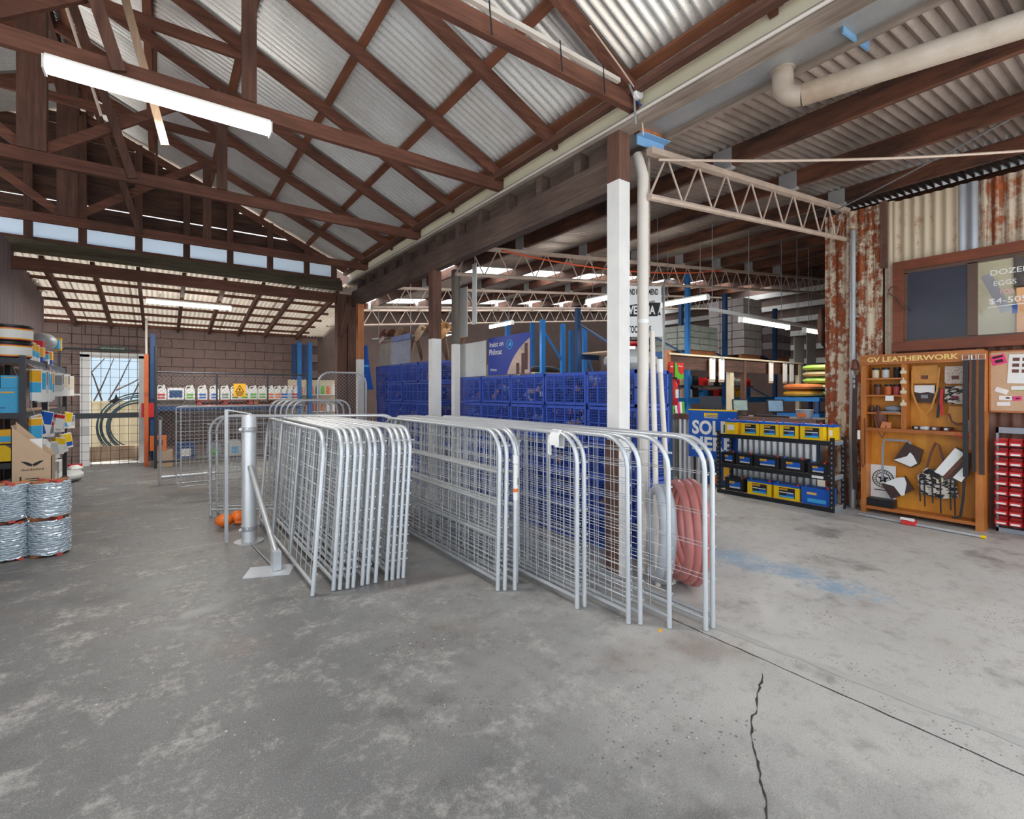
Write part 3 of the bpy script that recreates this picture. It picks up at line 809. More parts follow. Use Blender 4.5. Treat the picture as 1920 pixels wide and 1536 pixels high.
# low pipe gate by the chain fence
t = thing('pipe_gate', 'low pale pipe gate frame standing on the floor by the wire fence', 'gate', (.0, 9.38, 0))
MB().tube([(0, 0, .01), (0, 0, 1.02)], .022, 10).build('post', M['galv'], t)
MB().tube([(.0, 0, .12), (1.3, 0, .12)], .02, 8).build('bottom_rail', M['galv'], t)
MB().tube([(.03, 0, .06), (1.3, 0, .20)], .008, 6).build('tie_rod', M['galv'], t)
b = MB(); b.tube([(math.cos(a) * .028, 0, 1.04 + math.sin(a) * .028) for a in [2 * PI * k / 12 for k in range(12)]], .006, 6, closed=True); b.build('eye_ring', M['galv_dull'], t)
# strainer post with brace and plates
sp = thing('strainer_post', 'thick galvanised strainer post with slanting brace and foot plates', 'post', (.70, 5.32, 0))
MB().lathe([(.065, .0), (.065, 1.215), (.055, 1.235), (.02, 1.242)], 24).build('tube', M['galv'], sp)
MB().lathe([(.13, 0), (.13, .012), (.07, .014)], 20).build('foot_disc', M['galv_dull'], sp)
for z in (1.10, .14):
    c_ = MB().lathe([(.067, z - .025), (.071, z - .02), (.071, z + .02), (.067, z + .025)], 24).build('clamp', M['galv_dull'], sp)
    b = MB()
    for k in (-1, 1): b.lathe([(.016, 0), (.016, .012), (.008, .014), (.008, .022)], 8, (-.05 + .03 * k, -.055, z), Matrix.Rotation(PI / 2, 3, 'X'))
    b.build('bolt', M['galv'], c_)
br = MB(); br.tube([(.0, -.07, .74), (.07, -.95, .14)], .024, 12); br.build('brace', M['galv_dull'], sp)
MB().bb(.04, .10, -1.02, -.90, .01, .16).build('brace_bracket', M['galv'], sp)
MB().slab((.04, -.98, .0), (.93, -.36, 0), (.36, .93, 0), [(-.19, -.12), (.15, -.12), (.15, .12), (-.19, .12)], .006).build('brace_plate', M['galv'], sp)
MB().tube([(.0, -.10, .02), (.02, -.4, .015), (.03, -.6, .02), (.05, -.9, .03)], .005, 6).build('tie_wire', M['galv_dull'], sp)
MB().bar((-.19, .02, 1.29), (.02, .0, 1.245), .03, .012).build('top_arm', M['galv_dull'], sp)
MB().bar((-.19, .02, 0.02), (-.19, .02, 1.29), .03, .03).build('hanger_leg', M['galv_dull'], sp)
b = MB(); b.sphere((.0, 0, .075), .07, 12, 7, (1.3, 1, 1)); b.sphere((.13, .05, .08), .075, 12, 7, (1, 1.1, 1)); b.tube([(.1, -.06, .05), (.24, -.12, .05)], .02, 8)
o = b.build('orange_float', M['orange'], None); o.location = (.56, 6.05, 0); tag(o, 'orange plastic hazard weight on the floor behind the strainer post', 'weight')
# ================================================================ CRATES
def crate_meshes(Wy, Dx, Hz):
    b = MB(); tk = .008
    for x in (-1, 1):
        for y in (-1, 1): b.bb(x * Dx / 2, x * (Dx / 2 - .022), y * Wy / 2, y * (Wy / 2 - .022), 0, Hz)
    for z0, z1 in ((Hz - .035, Hz - .006), (.0, .022), (Hz * .5, Hz * .5 + .01)):
        for x in (-1, 1): b.bb(x * Dx / 2, x * (Dx / 2 - .014), -Wy / 2, Wy / 2, z0, z1)
        for y in (-1, 1): b.bb(-Dx / 2, Dx / 2, y * Wy / 2, y * (Wy / 2 - .014), z0, z1)
    b.bb(-Dx / 2 + .01, Dx / 2 - .01, -Wy / 2 + .01, Wy / 2 - .01, .004, .012)
    for k in range(1, 4):
        y = -Wy / 2 + Wy * k / 4
        for x in (-1, 1): b.bb(x * (Dx / 2 + .004), x * (Dx / 2 - .008), y - .006, y + .006, 0, Hz - .01)
    body = b.mesh('body', M['crate'])
    l = MB(); s = .026; q = .0045
    ny, nx, nz = int(Wy / s), int(Dx / s), int(Hz / s)
    for k in range(1, ny):
        for x in (-1, 1): l.box((x * (Dx / 2 - .008), -Wy / 2 + Wy * k / ny, Hz / 2), (q, q, Hz - .04))
    for k in range(1, nx):
        for y in (-1, 1): l.box((-Dx / 2 + Dx * k / nx, y * (Wy / 2 - .008), Hz / 2), (q, q, Hz - .04))
    for k in range(1, nz):
        z = Hz * k / nz
        for x in (-1, 1): l.box((x * (Dx / 2 - .008), 0, z), (q, Wy - .03, q))
        for y in (-1, 1): l.box((0, y * (Wy / 2 - .008), z), (Dx - .03, q, q))
    return body, l.mesh('lattice', M['crate'])
def fittings(Wy, Dx, Hz, seed):
    rnd = random.Random(seed); b = MB()
    for k in range(26):
        p = Vector((rnd.uniform(-Dx / 2 + .07, Dx / 2 - .07), rnd.uniform(-Wy / 2 + .07, Wy / 2 - .07), rnd.uniform(.05, Hz * rnd.uniform(.55, .85))))
        d = Vector((rnd.uniform(-1, 1), rnd.uniform(-1, 1), rnd.uniform(-.4, .4))).normalized() * rnd.uniform(.03, .06)
        b.tube([p - d, p - d * .55, p - d * .5, p + d * .5, p + d * .55, p + d], [.034, .034, .024, .024, .034, .034], 7, mi=1 if rnd.random() < .12 else (2 if rnd.random() < .08 else 0))
    return b.mesh('fittings', [M['fitting'], M['amber'], M['lightgrey']])
LEVEL = ['bottom', 'second', 'third', 'fourth', 'fifth', 'sixth']
def crate_stack(y_list, W, D, H, rows, x, desc, grp, jit):
    body, lat = crate_meshes(W, D, H); heaps = [fittings(W, D, H, s) for s in range(4)]
    for ci, y in enumerate(y_list):
        for r in range(rows):
            top = (r == rows - 1)
            t = thing('plastic_crate', 'blue mesh crate, ' + LEVEL[r] + ' layer, ' + ORD[ci] + ' column from ' + desc, 'crate', (x + random.uniform(-.012, .012), y, r * (H + .004) + .002), random.uniform(-jit, jit), grp)
            link('body', body, t); link('lattice', lat, t)
            h = link('fittings', heaps[(ci * 3 + r) % 4], t); h['kind'] = 'stuff'
crate_stack([3.05, 3.68, 4.31, 4.94, 5.57], .61, .44, .328, 5, 3.55, 'the white downpipe', 'large stack of blue crates', .01)
crate_stack([6.85, 7.46, 8.07, 8.68], .595, .44, .32, 6, 3.55, 'the brown and white post', 'farther stack of blue crates', .015)
# posters standing on the crates (facing -x)
Lx, Ux = (0, -1, 0), (0, 0, 1)
pm = thing('poster_board', 'blue Insist on Philmac poster board standing on the crates', 'poster', (3.36, 4.70, 1.665))
pm['label'] = 'blue advertising poster with white lettering and a photo, on the crates'
MB().bb(-.006, .006, -.43, .43, 0, .47).build('panel', plain('poster_blue', (48, 68, 158), .35, 0, .05, 3), pm)
pp = [(-.02 + .0, .0)]
cur = [(.40, 0)] + [(.40, .42)] + [(.30 - .42 * (i / 8) ** .8, .42 - .42 * (i / 8) ** 1.6) for i in range(9)]
MB().slab((-.007, 0, 0.005), Lx, Ux, [(-x if False else x, y) for x, y in [(.425, 0), (.425, .40), (.34, .36), (.24, .30), (.14, .22), (.06, .13), (.01, .05), (-.02, 0)]], .001).build('photo_area', plain('poster_photo', (196, 170, 158), .4, 0, .25, 9), pm)
for (a, c, h) in ((.20, .0, .13), (.30, .0, .24), (.36, .05, .30)):
    MB().bb(-.0095, -.0085, -a - .03, -a + .03, c, c + h).build('photo_figure', plain('poster_figure', (92, 66, 66), .5, 0, .2, 20), pm)
text('Insist on', (-.0075, .24, .355), Lx, Ux, .062, M['white'], pm, .30, bold=.008)
text('Philmac', (-.0075, .26, .255), Lx, Ux, .07, M['white'], pm, .28, bold=.008)
text('Philmac', (-.0075, .30, .055), Lx, Ux, .03, M['white'], pm, .14, bold=.01)
rg = MB(); rg.tube([(-.009, -.04 - .055 * math.cos(a), .36 + .055 * math.sin(a)) for a in [2 * PI * k / 20 for k in range(20)]], .005, 5, closed=True); rg.slab((-.0075, -.04, .36), Lx, Ux, [(-.03, -.02), (.03, -.02), (.02, .03), (-.01, .02)], .001); rg.build('round_emblem', M['skyblue'], pm)
def board(name, label, x, y0, y1, z0, z1, mat, tilt=0.0, cat='board', extra=None):
    t = thing(name, label, cat, (x, (y0 + y1) / 2, z0)); w = (y1 - y0) / 2; h = z1 - z0
    b = MB(); n = 8
    for k in range(n):
        ya, yb = -w + 2 * w * k / n, -w + 2 * w * (k + 1) / n
        f = lambda s: .03 * math.cos(s / w * 1.3)
        for dx in (0, .008):
            q = [(f(ya) + dx, ya, 0), (f(yb) + dx, yb, 0), (f(yb) + dx + tilt, yb, h), (f(ya) + dx + tilt, ya, h)]
            b.quad(q if dx else q[::-1])
    b.build('sheet', mat, t)
    return t
board('blank_board', 'blank curved grey-white board standing on the crates by the blue poster', 3.36, 5.20, 5.86, 1.665, 2.12, M['lightgrey'])
tb = board('faded_poster', 'faded blue and grey poster on the farther crate stack', 3.36, 7.50, 8.30, 1.95, 2.44, plain('faded_print', (160, 168, 190), .5, 0, .14, 5))
MB().bb(-.006, .0, -.40, .40, .40, .49).build('blue_band', plain('faded_blue', (122, 142, 196), .5, 0, .1, 6), tb)
board('faded_poster', 'curled pale grey print behind the faded blue poster', 3.37, 8.32, 8.95, 1.95, 2.36, plain('faded_grey', (186, 182, 176), .6, 0, .14, 5))
t = thing('feather_banner', 'narrow curved blue banner hanging beside the orange and white post', 'banner', (3.05, 8.86, 1.5))
b = MB(); b.ribbon([(0, 0, .82), (.01, -.02, .6), (.03, -.07, .3), (.07, -.13, .0)], (.7, -.7, 0), .14, .004); b.build('cloth', M['blue'], t)
b = MB(); b.ribbon([(-.006, 0, .60), (.02, -.05, .42)], (.7, -.7, 0), .12, .003); b.build('print', M['skyblue'], t)
# saddles on a rail
MBs = MB().tube([(3.95, 6.7, 2.42), (3.95, 10.9, 2.67)], .02, 8).build('saddle_rail', M['galv_dull']); b = MB()
for y_ in (7.6, 8.8, 10.5): b.tube([(3.95, y_, 2.42 + .0595 * (y_ - 6.7)), (3.95, y_, 3.66)], .006, 5)
b.build('hanger', M['galv_dull'], MBs)
tag(MBs, 'grey pipe rail holding the saddles above the far crates', 'rail')
def saddle(x, y, z, label, mat, rz):
    t = thing('saddle', label, 'saddle', (x, y, z), rz, 'saddles above the crates')
    b = MB(); n = 10; m = 7; base = []
    for i in range(n + 1):
        u = -1 + 2 * i / n; row = []
        for j in range(m + 1):
            v = -1 + 2 * j / m
            row.append((.28 * u, .19 * v * (1 - .25 * u * u), .13 * u * u - .16 * v * v + (.06 if u > .8 else 0)))
        base.append(row)
    for i in range(n):
        for j in range(m): b.quad([base[i][j], base[i + 1][j], base[i + 1][j + 1], base[i][j + 1]])
    b.build('seat', mat, t)
    for s in (-1, 1):
        pts = [(.14, .0), (.13, -.20), (.08, -.33), (.0, -.37), (-.08, -.33), (-.12, -.18), (-.12, .0)]
        fl_ = MB().slab((0, s * .165, -.14), (1, 0, 0), (0, .22 * s, 1), pts, .02).build('flap', M['saddle'], t)
        MB().tube([(.0, s * .12, -.3), (.0, s * .1, -.62)], .008, 5).build('strap', M['leather'], fl_)
    MB().sphere((.22, 0, .12), .035, 8, 5, (1, 1, 1.4)).build('pommel', M['saddle'], t)
saddle(3.95, 9.9, 2.645, 'dark brown saddle farthest along the rail', M['leather'], 1.45)
saddle(3.95, 9.1, 2.60, 'pale worn saddle in the middle of the rail', M['saddle'], 1.4)
saddle(3.95, 8.1, 2.54, 'grey-brown saddle with a hanging strap, beside the brown and white post', M['saddle'], 1.4)
saddle(3.95, 7.15, 2.485, 'reddish saddle half hidden behind the slim grey post', M['leather_tan'], 1.45)
for i, (x, y, z, w, h, lb) in enumerate(((3.55, 6.12, 2.25, .30, .72, 'grey sheet hung beside the brown and white post'), (3.35, 5.45, 2.35, .10, .80, 'narrow folded grey sheet hung behind the slim post'))):
    o = MB().bar((x, y, z), (x + .0, y, z + h), .012, w, (0, 1, 0)).build('hung_sheet', M['lightgrey']); tag(o, lb, 'sheet')
    MB().tube([(x, y, z + h), (x, y, 3.62)], .004, 4).build('hanger', M['grey'], o)
# ================================================================ PIPES AND HOSES BY THE POST
t = thing('downpipe', 'white round downpipe standing beside the white-painted post', 'pipe', (3.19, 2.57, 0))
MB().tube([(0, 0, 0), (0, 0, 3.02), (0, 0, 3.22), (.0, .03, 3.32), (0, .06, 3.42)], [.046, .046, .046, .043, .04], 18).build('pipe', M['pvc'], t)
MB().tube([(0, 0, 2.02), (0, 0, 2.05)], .0485, 18).build('strap_band', M['white'], t)
MB().bb(.05, .075, -.012, .012, 2.4, 3.42).build('backing_strip', M['greywood'], t)
for i, (a, c, r, lb) in enumerate((((3.03, 2.30, 0), (3.28, 2.55, 1.96), .021, 'taller thin white pipe leaning by the downpipe'), ((3.16, 2.26, 0), (3.39, 2.56, 1.73), .021, 'shorter thin white pipe with a collar, leaning by the downpipe'))):
    t = thing('loose_pipe', lb, 'pipe', a); MB().tube([a, c], r, 12).build('length', M['pvc'], t, w=True)
    if i: MB().tube([(3.375, 2.545, 1.62), c], .026, 12).build('collar', M['white'], t, w=True)
def coil(name, label, c, dirv, R, r, turns, mat, n=26, sq=1.0, off=.055):
    t = thing(name, label, 'hose', (c[0], c[1], 0)); dv = Vector((dirv[0], dirv[1], 0)).normalized(); nv = Vector((-dv.y, dv.x, 0)); P = []
    for k in range(int(n * turns)):
        a = 2 * PI * k / n - PI / 2; rr = R - .012 * (k / n) + .012 * math.sin(3 * a + k / n)
        P.append(Vector((c[0], c[1], c[2])) + dv * math.cos(a) * rr * sq + Vector((0, 0, 1)) * math.sin(a) * rr + nv * (off * (k / n - turns / 2)))
    mz = min(p.z for p in P) - r
    for p in P: p.z -= mz
    MB().tube(P, r, 12).build('loop', mat, t, w=True); return t
coil('hose_coil', 'coil of thick pale red suction hose on the floor behind the gates', (3.21, 2.20, .38), (.62, .78), .37, .034, 3.2, M['hose_red'])
coil('hose_coil', 'coil of thick grey hose standing inside the red one', (3.07, 2.31, .36), (.62, .78), .35, .034, 2.1, M['hose_grey'], sq=.75)
# roof drain pipe with elbow, brackets, junction box
t = thing('drain_pipe', 'large stained white drain pipe with an elbow under the roof', 'pipe', (3.3, 1.5, 3.45))
el = [Vector((3.29, 1.52, 3.58 - .0))] + [Vector((3.29, 1.52, 3.55))]
dv = Vector((.30, -.98, 0)).normalized()
P = [Vector((3.29, 1.52, 3.60))]
for k in range(7):
    a = PI / 2 * k / 6; P.append(Vector((3.29, 1.52, 3.47)) + dv * (.11 * (1 - math.cos(a))) - Vector((0, 0, .11 * math.sin(a))))
P2 = [P[-1], P[-1] + dv * 2.6]
MB().tube(P, .062, 18).build('elbow', M['pvc_dirty'], t, w=True)
MB().tube(P2, .066, 18).build('run', M['pvc_dirty'], t, w=True)
MB().tube([P[0] + Vector((0, 0, -.05)), P[0]], .076, 18).build('collar', M['pvc_dirty'], t, w=True)
for i, (x, y, z, lb) in enumerate(((3.22, 2.52, 3.47, 'light blue steel bracket on top of the downpipe post'), (3.32, 1.12, 3.56, 'light blue steel bracket under the gutter near the big drain pipe'))):
    t = thing('steel_bracket', lb, 'bracket', (x, y, z)); R_ = Matrix.Rotation(-.1, 3, 'Z')
    MB().box((0, 0, .0), (.30, .012, .07), R_).build('web', M['lightblue'], t)
    MB().box((0, -.03, .035), (.32, .07, .008), R_).build('flange', M['lightblue'], t)
    MB().box((-.02, -.0, .075), (.26, .06, .06), R_).build('packer', M['orangewood'], t)
t = thing('junction_box', 'round white junction box at the end of the nearest tie beam', 'box', (2.85, 2.36, 3.66))
MB().lathe([(.045, 0), (.045, .03), (.038, .036), (.01, .037)], 16, (0, 0, 0), Matrix.Rotation(PI / 2, 3, 'X')).build('case', M['white'], t)
MB().tube([(0, 0, -.03), (.05, 0, -.06), (.1, .02, -.02), (.12, .02, -.12)], .006, 6).build('cable', M['blue'], t)
MB().tube([(-.5, -.02, .28), (-.2, -.02, .12), (-.03, -.02, .02), (.05, 0, .0), (.1, .03, -.1), (.12, .03, -.25)], .006, 6).build('cable', M['rope'], t)
MB().tube([(-.1, -.02, .03), (-.02, 0, -.03), (.02, .02, -.2), (.04, .05, -.14)], .008, 6).build('cable', M['grey'], t)
t = thing('conduit', 'white conduit clipped along the nearest tie beam', 'conduit', (1.8, 2.38, 3.7))
MB().bar((.4, 2.375, 3.705), (2.68, 2.375, 3.705), .03, .03).build('tray', M['pvc'], t, w=True)
for x in (1.0, 1.55, 2.1, 2.5): MB().tube([(x, 2.36, 3.74), (x + .02, 2.36, 3.55)], .005, 5).build('clip', M['dark'], t, w=True)
# ================================================================ LAMPS
def batten_light(label, p0, p1, width=.10, power=40, emit=None, hang=True, top=lambda q: sz(q.x)):
    p0, p1 = Vector(p0), Vector(p1); mid = (p0 + p1) / 2
    t = thing('fluorescent_light', label, 'light', mid, 0, 'fluorescent batten lights')
    MB().bar(p0 + Vector((0, 0, .03)), p1 + Vector((0, 0, .03)), width * .9, .05).build('body', M['lamp_body'], t, w=True)
    d = (p1 - p0).normalized()
    if hang:
        for f in (.15, .85):
            q = p0.lerp(p1, f); q.z += .05; r_ = q.copy(); r_.z = top(q) if callable(top) else top
            MB().tube([q, r_], .006, 5).build('hanger', M['grey'], t, w=True)
    MB().bar(p0 + d * .005, p1 - d * .005, width, .05).build('diffuser', M['lamp'], t, w=True)
    for p, s in ((p0, -1), (p1, 1)): MB().bar(p, p + d * .012 * s, width * 1.04, .085).build('end_cap', M['lamp_body'], t, w=True)
    ld = bpy.data.lights.new('tube_glow', 'AREA'); ld.shape = 'RECTANGLE'; ld.size = (p1 - p0).length * .95; ld.size_y = width * .8; ld.energy = power; ld.color = (1, .97, .92)
    lo = bpy.data.objects.new('tube_glow', ld); COL.objects.link(lo)
    lo.location = mid + Vector((0, 0, -.03)); lo.rotation_euler = (0, 0, math.atan2(d.y, d.x))
    lo.parent = t; lo.matrix_parent_inverse = Matrix.Translation(mid).inverted()
    return t
batten_light('long bright fluorescent light under the nearest full tie beam', (-.58, 4.17, 3.505), (.69, 4.17, 3.505), .11, 30, hang=False)
batten_light('fluorescent light hung under the low lean-to roof', (-.19, 10.3, 3.0), (1.06, 10.3, 3.0), .09, 30, top=lambda q: lz(q.y))
# ================================================================ LEFT SIDE: SHELVING AND GOODS
sh = thing('shelving_rack', 'charcoal steel shelving rack against the mauve wall', 'shelving', (-1.38, 8.9, 0))
for y in (7.45, 8.72, 10.35):
    for x in (-1.22, -1.56):
        MB().bb(x - .025, x + .025, y - .025, y + .025, 0, 1.86).build('upright', M['char'], sh, w=True)
for z in (1.82, 1.22, .68, .14):
    for y0, y1 in ((7.45, 8.72), (8.72, 10.35)):
        s_ = MB().bb(-1.56, -1.21, y0, y1, z - .02, z).build('shelf', M['ply'], sh, w=True)
        MB().bb(-1.235, -1.205, y0 + .025, y1 - .025, z - .05, z + .01).build('beam', M['char'], sh, w=True)
    MB().bb(-1.56, -1.22, 7.42, 7.45, z - .05, z + .01).build('beam', M['char'], sh, w=True)
def pail(loc, label):
    t = thing('pail', label, 'pail', loc, .3, 'black pails on the shelving rack')
    tub_ = MB().lathe([(.19, 0), (.20, .02), (.205, .155), (.215, .16), (.215, .178), (.20, .18)], 28).build('tub', M['black'], t)
    for k, (mat, r) in enumerate(((M['red'], .2065), (M['amber'], .2075), (M['white'], .2085))):
        b = MB(); n = 18; z0, z1 = ((.015, .145), (.022, .138), (.035, .125))[k]
        a0, a1 = ((-2.9, .3), (-2.9, .3), (-2.6, -.25))[k]
        for i in range(n):
            p = [a0 + (a1 - a0) * (i + j) / n for j in (0, 1)]
            b.quad([(r * math.cos(p[0]), r * math.sin(p[0]), z0), (r * math.cos(p[1]), r * math.sin(p[1]), z0), (r * math.cos(p[1]), r * math.sin(p[1]), z1), (r * math.cos(p[0]), r * math.sin(p[0]), z1)])
        b.build('label', mat, tub_)
pail((-1.385, 7.66, 1.832), 'black pail with a yellow and white label, lower of two on the rack top')
pail((-1.375, 7.66, 2.018), 'black pail with a yellow and white label, upper of two on the rack top')
def pack(y, z, w, h, cols, label, x=-1.19, d=.05, ry=0.0, name='hanging_packet', grp='packets on the shelving rack', tilt=0.0):
    """carton / blister pack: white card, coloured panels on the face towards the aisle (+x)"""
    if name == 'hanging_packet': w *= .78; x += .035
    t = thing(name, label, 'packet', (x, y, z), 0, grp); t.rotation_euler = (tilt, 0, -.75 if name == 'hanging_packet' else 0)
    cd_ = MB().bb(-d / 2, d / 2, -w / 2, w / 2, 0, h).build('card', M['white'], t)
    z0 = h * .95
    for c, fr_ in cols:
        z1 = z0 - h * .9 * fr_
        MB().bb(-d / 2 - .002, d / 2 + .002, -w / 2 - .001, w / 2 - .008, z1, z0).build('print_panel', c, cd_); z0 = z1 - .004
    if name == 'hanging_packet':
        hz_ = [q for q in (1.17, 1.775, .635) if q > z + h - .03]; hk = min(hz_) - z
        MB().tube([(0, 0, h - .015), (0, 0, h + .01), (-.05, -.04, hk)], .0025, 4).build('hook', M['galv'], t)
    return t
AB = [(M['amber'], .4), (M['skyblue'], .35)]; BB = [(M['skyblue'], .6), (M['white'], .2)]; YB = [(M['amber'], .6), (M['blue'], .35)]; GG = [(M['grey'], .5), (M['lightgrey'], .3)]
tops = [(8.05, .13, .25, AB, 'white carton with yellow and blue print beside the black pails'), (8.25, .10, .23, AB, 'second white carton on the rack top, next from the pails'), (8.48, .12, .22, AB, 'red-lidded white carton on the rack top'), (8.80, .17, .21, YB, 'yellow and blue box under the red lid on the rack top'), (9.15, .10, .19, [(M['red'], .2), (M['skyblue'], .4)], 'slim white box near the wire bundle on the rack top'), (9.42, .12, .20, YB, 'last yellow and white box on the rack top')]
for y, w, h, c, lb in tops: pack(y, 1.832, w, h, c, lb, -1.30, .12, name='carton')
o = MB().bb(-1.36, -1.24, 8.71, 8.89, 2.045, 2.13).build('red_packet', M['red']); tag(o, 'bright red packet lying on the yellow and blue box', 'packet')
t = thing('wire_bundle', 'shiny clear bag of silver wire on the rack top', 'bag', (-1.32, 9.3, 2.04))
MB().sphere((0, 0, .12), .15, 14, 8, (1, 1.5, .8)).build('bag', corr_metal('bagged_wire', (206, 210, 214), (130, 134, 138), (246, 248, 250), .5, .1, .8), t)
MB().bb(.1, .155, .05, .2, .04, .16).build('print_panel', M['skyblue'], t); MB().bb(.1, .157, .22, .32, .02, .2).build('print_panel', M['amber'], t)
# blue cartons on the near end
for x0, x1, z0, z1, lb in ((-1.56, -1.245, 1.232, 1.50, 'large sky-blue carton on the end of the rack, below the two small ones'), (-1.56, -1.41, 1.503, 1.64, 'small sky-blue carton, the one farther from the front upright'), (-1.395, -1.245, 1.503, 1.64, 'small sky-blue carton next to the front upright')):
    t = thing('blue_carton', lb, 'box', ((x0 + x1) / 2, 7.62, z0), 0, 'sky-blue cartons on the rack end'); w = (x1 - x0) / 2
    bx__ = MB().bb(-w, w, -.14, .14, 0, z1 - z0).build('box', M['skyblue'], t)
    MB().bb(-w * .7, w * .7, -.1415, -.14, (z1 - z0) * .80, (z1 - z0) * .86).build('print_line', M['amber'], bx__)
    if z1 - z0 > .2: MB().bb(-.04, .04, -.1415, -.14, .05, .06).build('mark', M['blue_dark'], t)
cat_rows = []
k = 0
spec = [AB, BB, GG, BB, AB, GG, GG, [(M['cream'], .6)], GG, [(M['cream'], .7)]]
for y, c in zip([7.62, 7.82, 8.02, 8.22, 8.45, 8.92, 9.15, 9.40, 9.70, 10.0], spec):
    h = .36 if y < 8.6 else .30
    pack(y, 1.75 - h - .03 - .02 * (k % 2), .13 if y < 8.6 else .16, h, c, 'packet hanging in the upper row of the rack, ' + ORD[k] + ' from the blue cartons', -1.175 + .01 * (k % 2), .03, tilt=.0); k += 1
k = 0
spec = [[(M['amber'], .3), (M['skyblue'], .6)], [(M['amber'], .5), (M['blue'], .4)], [(M['blue'], .6)], [(M['red'], .3), (M['grey'], .5)], GG, [(M['red'], .25)], GG, [(M['yellow'], .6), (M['skyblue'], .3)], [(M['yellow'], .7)], GG]
for y, c in zip([7.58, 7.80, 8.02, 8.25, 8.50, 8.90, 9.15, 9.42, 9.72, 10.05], spec):
    pack(y, .90 + .03 * (k % 3), .15, .27 if k < 3 else .2, c, 'packet hanging in the middle row of the rack, ' + ORD[k] + ' from the near end', -1.17 + .012 * (k % 2), .03, tilt=(.0, .25, -.2)[k % 3]); k += 1
k = 0
for y, c, w in zip([7.62, 7.88, 8.18, 8.52, 8.95, 9.35, 9.8], [[(M['amber'], .7)], [(M['yellow'], .7), (M['skyblue'], .2)], GG, [(M['lightgrey'], .8)], [(M['yellow'], .4)], GG, [(M['yellow'], .6), (M['blue'], .3)]], [.14, .16, .2, .24, .18, .2, .2]):
    pack(y, .62 - .03 * (k % 2), w, .22, c, 'packet in the lower row of the rack, ' + ORD[k] + ' from the near end', -1.165, .04, tilt=(.15, -.15, .3)[k % 3]); k += 1
k = 0
for y, c, w, h in zip([7.7, 8.05, 8.4, 8.95, 9.45, 9.95], [[(M['yellow'], .5)], [(M['grey'], .7)], [(M['lightgrey'], .6)], [(M['grey'], .6)], GG, [(M['lightgrey'], .7)]], [.22, .26, .26, .3, .3, .3], [.3, .28, .3, .28, .3, .26]):
    pack(y, .165, w, h, c, 'bag on the lowest shelf of the rack, ' + ORD[k] + ' from the near end', -1.32, .2, name='stock_bag'); k += 1
# near-end items below the blue cartons
o = MB().bb(-1.56, -1.27, 7.46, 7.60, .90, 1.05).build('yellow_blue_box', M['amber']); tag(o, 'flat yellow box on the rack end under the blue cartons', 'box')
MB().bb(-1.5, -1.30, 7.457, 7.46, .92, .98).build('print_panel', M['skyblue'], o)
t = thing('yellow_bin', 'bright yellow plastic bin on the rack end with packets in it', 'bin', (-1.42, 7.60, .692))
MB().slab((0, -.13, 0), (1, 0, 0), (0, 0, 1), [(-.15, 0), (.16, 0), (.16, .10), (.06, .19), (-.15, .19)], -.02).build('front', M['yellow'], t)
MB().bb(-.15, -.13, -.13, .15, 0, .19).build('side', M['yellow'], t); MB().bb(.14, .16, -.13, .15, 0, .10).build('side', M['yellow'], t); MB().bb(-.15, .16, -.13, .15, 0, .015).build('base', M['yellow'], t)
o = MB().sphere((-1.42, 7.58, .86), .1, 10, 6, (1.2, .8, .5)).build('clear_packet', M['greyblue']); tag(o, 'crumpled clear packet in the yellow bin', 'packet')
for z, c, lb in ((.165, M['poly'], 'dark bag on the lowest shelf of the rack end'),):
    o = MB().sphere((-1.42, 7.6, z + .10), .16, 12, 7, (.95, .7, .62)).build('dark_bag', c); tag(o, lb, 'bag')
# cardboard display box
t = thing('cardboard_box', 'tall cardboard display box with a black bird emblem and sloping top', 'box', (-1.02, 6.75, 0))
MB().slab((0, -.10, 0), (1, 0, 0), (0, 0, 1), [(-.15, 0), (.14, 0), (.14, .82), (.05, .91), (-.15, 1.12)], -.006).build('front', M['card'], t)
MB().slab((0, .10, 0), (1, 0, 0), (0, 0, 1), [(-.15, 0), (.14, 0), (.14, .82), (-.15, 1.16)], -.006).build('back', M['card'], t)
MB().bb(-.15, -.144, -.10, .10, 0, 1.13).build('side', M['card'], t); MB().bb(.134, .14, -.10, .10, 0, .82).build('side', M['card'], t)
b = MB()
for s in (-1, 1): b.slab((.0, -.1012, .745), (s, 0, 0), (0, 0, 1), [(0, 0), (.02, .015), (.05, .03), (.085, .035), (.06, .012), (.03, -.012), (.005, -.02)], .001 * -s)
b.build('bird_emblem', M['ink'], t)
text('thunderbird', (.0, -.1008, .685), (1, 0, 0), (0, 0, 1), .022, M['ink'], t, .16, bold=.01)
MB().bb(-.09, -.078, -.1015, -.1, .0, .63).build('printed_post', M['ink'], t)
for k, (w, z) in enumerate(((.10, .60), (.13, .58), (.13, .54), (.08, .525), (.09, .49), (.07, .475), (.10, .42))):
    MB().bb(-.05, -.05 + w, -.1012, -.1, z, z + .008).build('print_line', M['ink'], t)
MB().bb(-.03, .06, -.03, .02, .60, .99).build('white_insert', M['white'], t)
t = thing('white_tube_bundle', 'bundle of white plastic sleeves leaning out of the rack', 'bundle', (-1.10, 7.75, .3))
for k in range(5): MB().bar((-.05, -.10 + .06 * k, .2), (.03, -.08 + .06 * k, .62 - .02 * k), .05, .03).build('sleeve', M['white'], t)
t = thing('feed_bag', 'white and silver plastic bags slumped on the floor past the rack', 'bag', (-1.18, 10.7, 0))
MB().sphere((0, 0, .09), .2, 12, 7, (.8, 1.5, .45)).build('bag', M['lightgrey'], t); MB().sphere((.03, .15, .19), .13, 10, 6, (.8, 1.3, .45)).build('top_bag', M['white'], t); MB().bb(-.06, .12, .1, .2, .20, .252).build('red_print', M['red'], t)
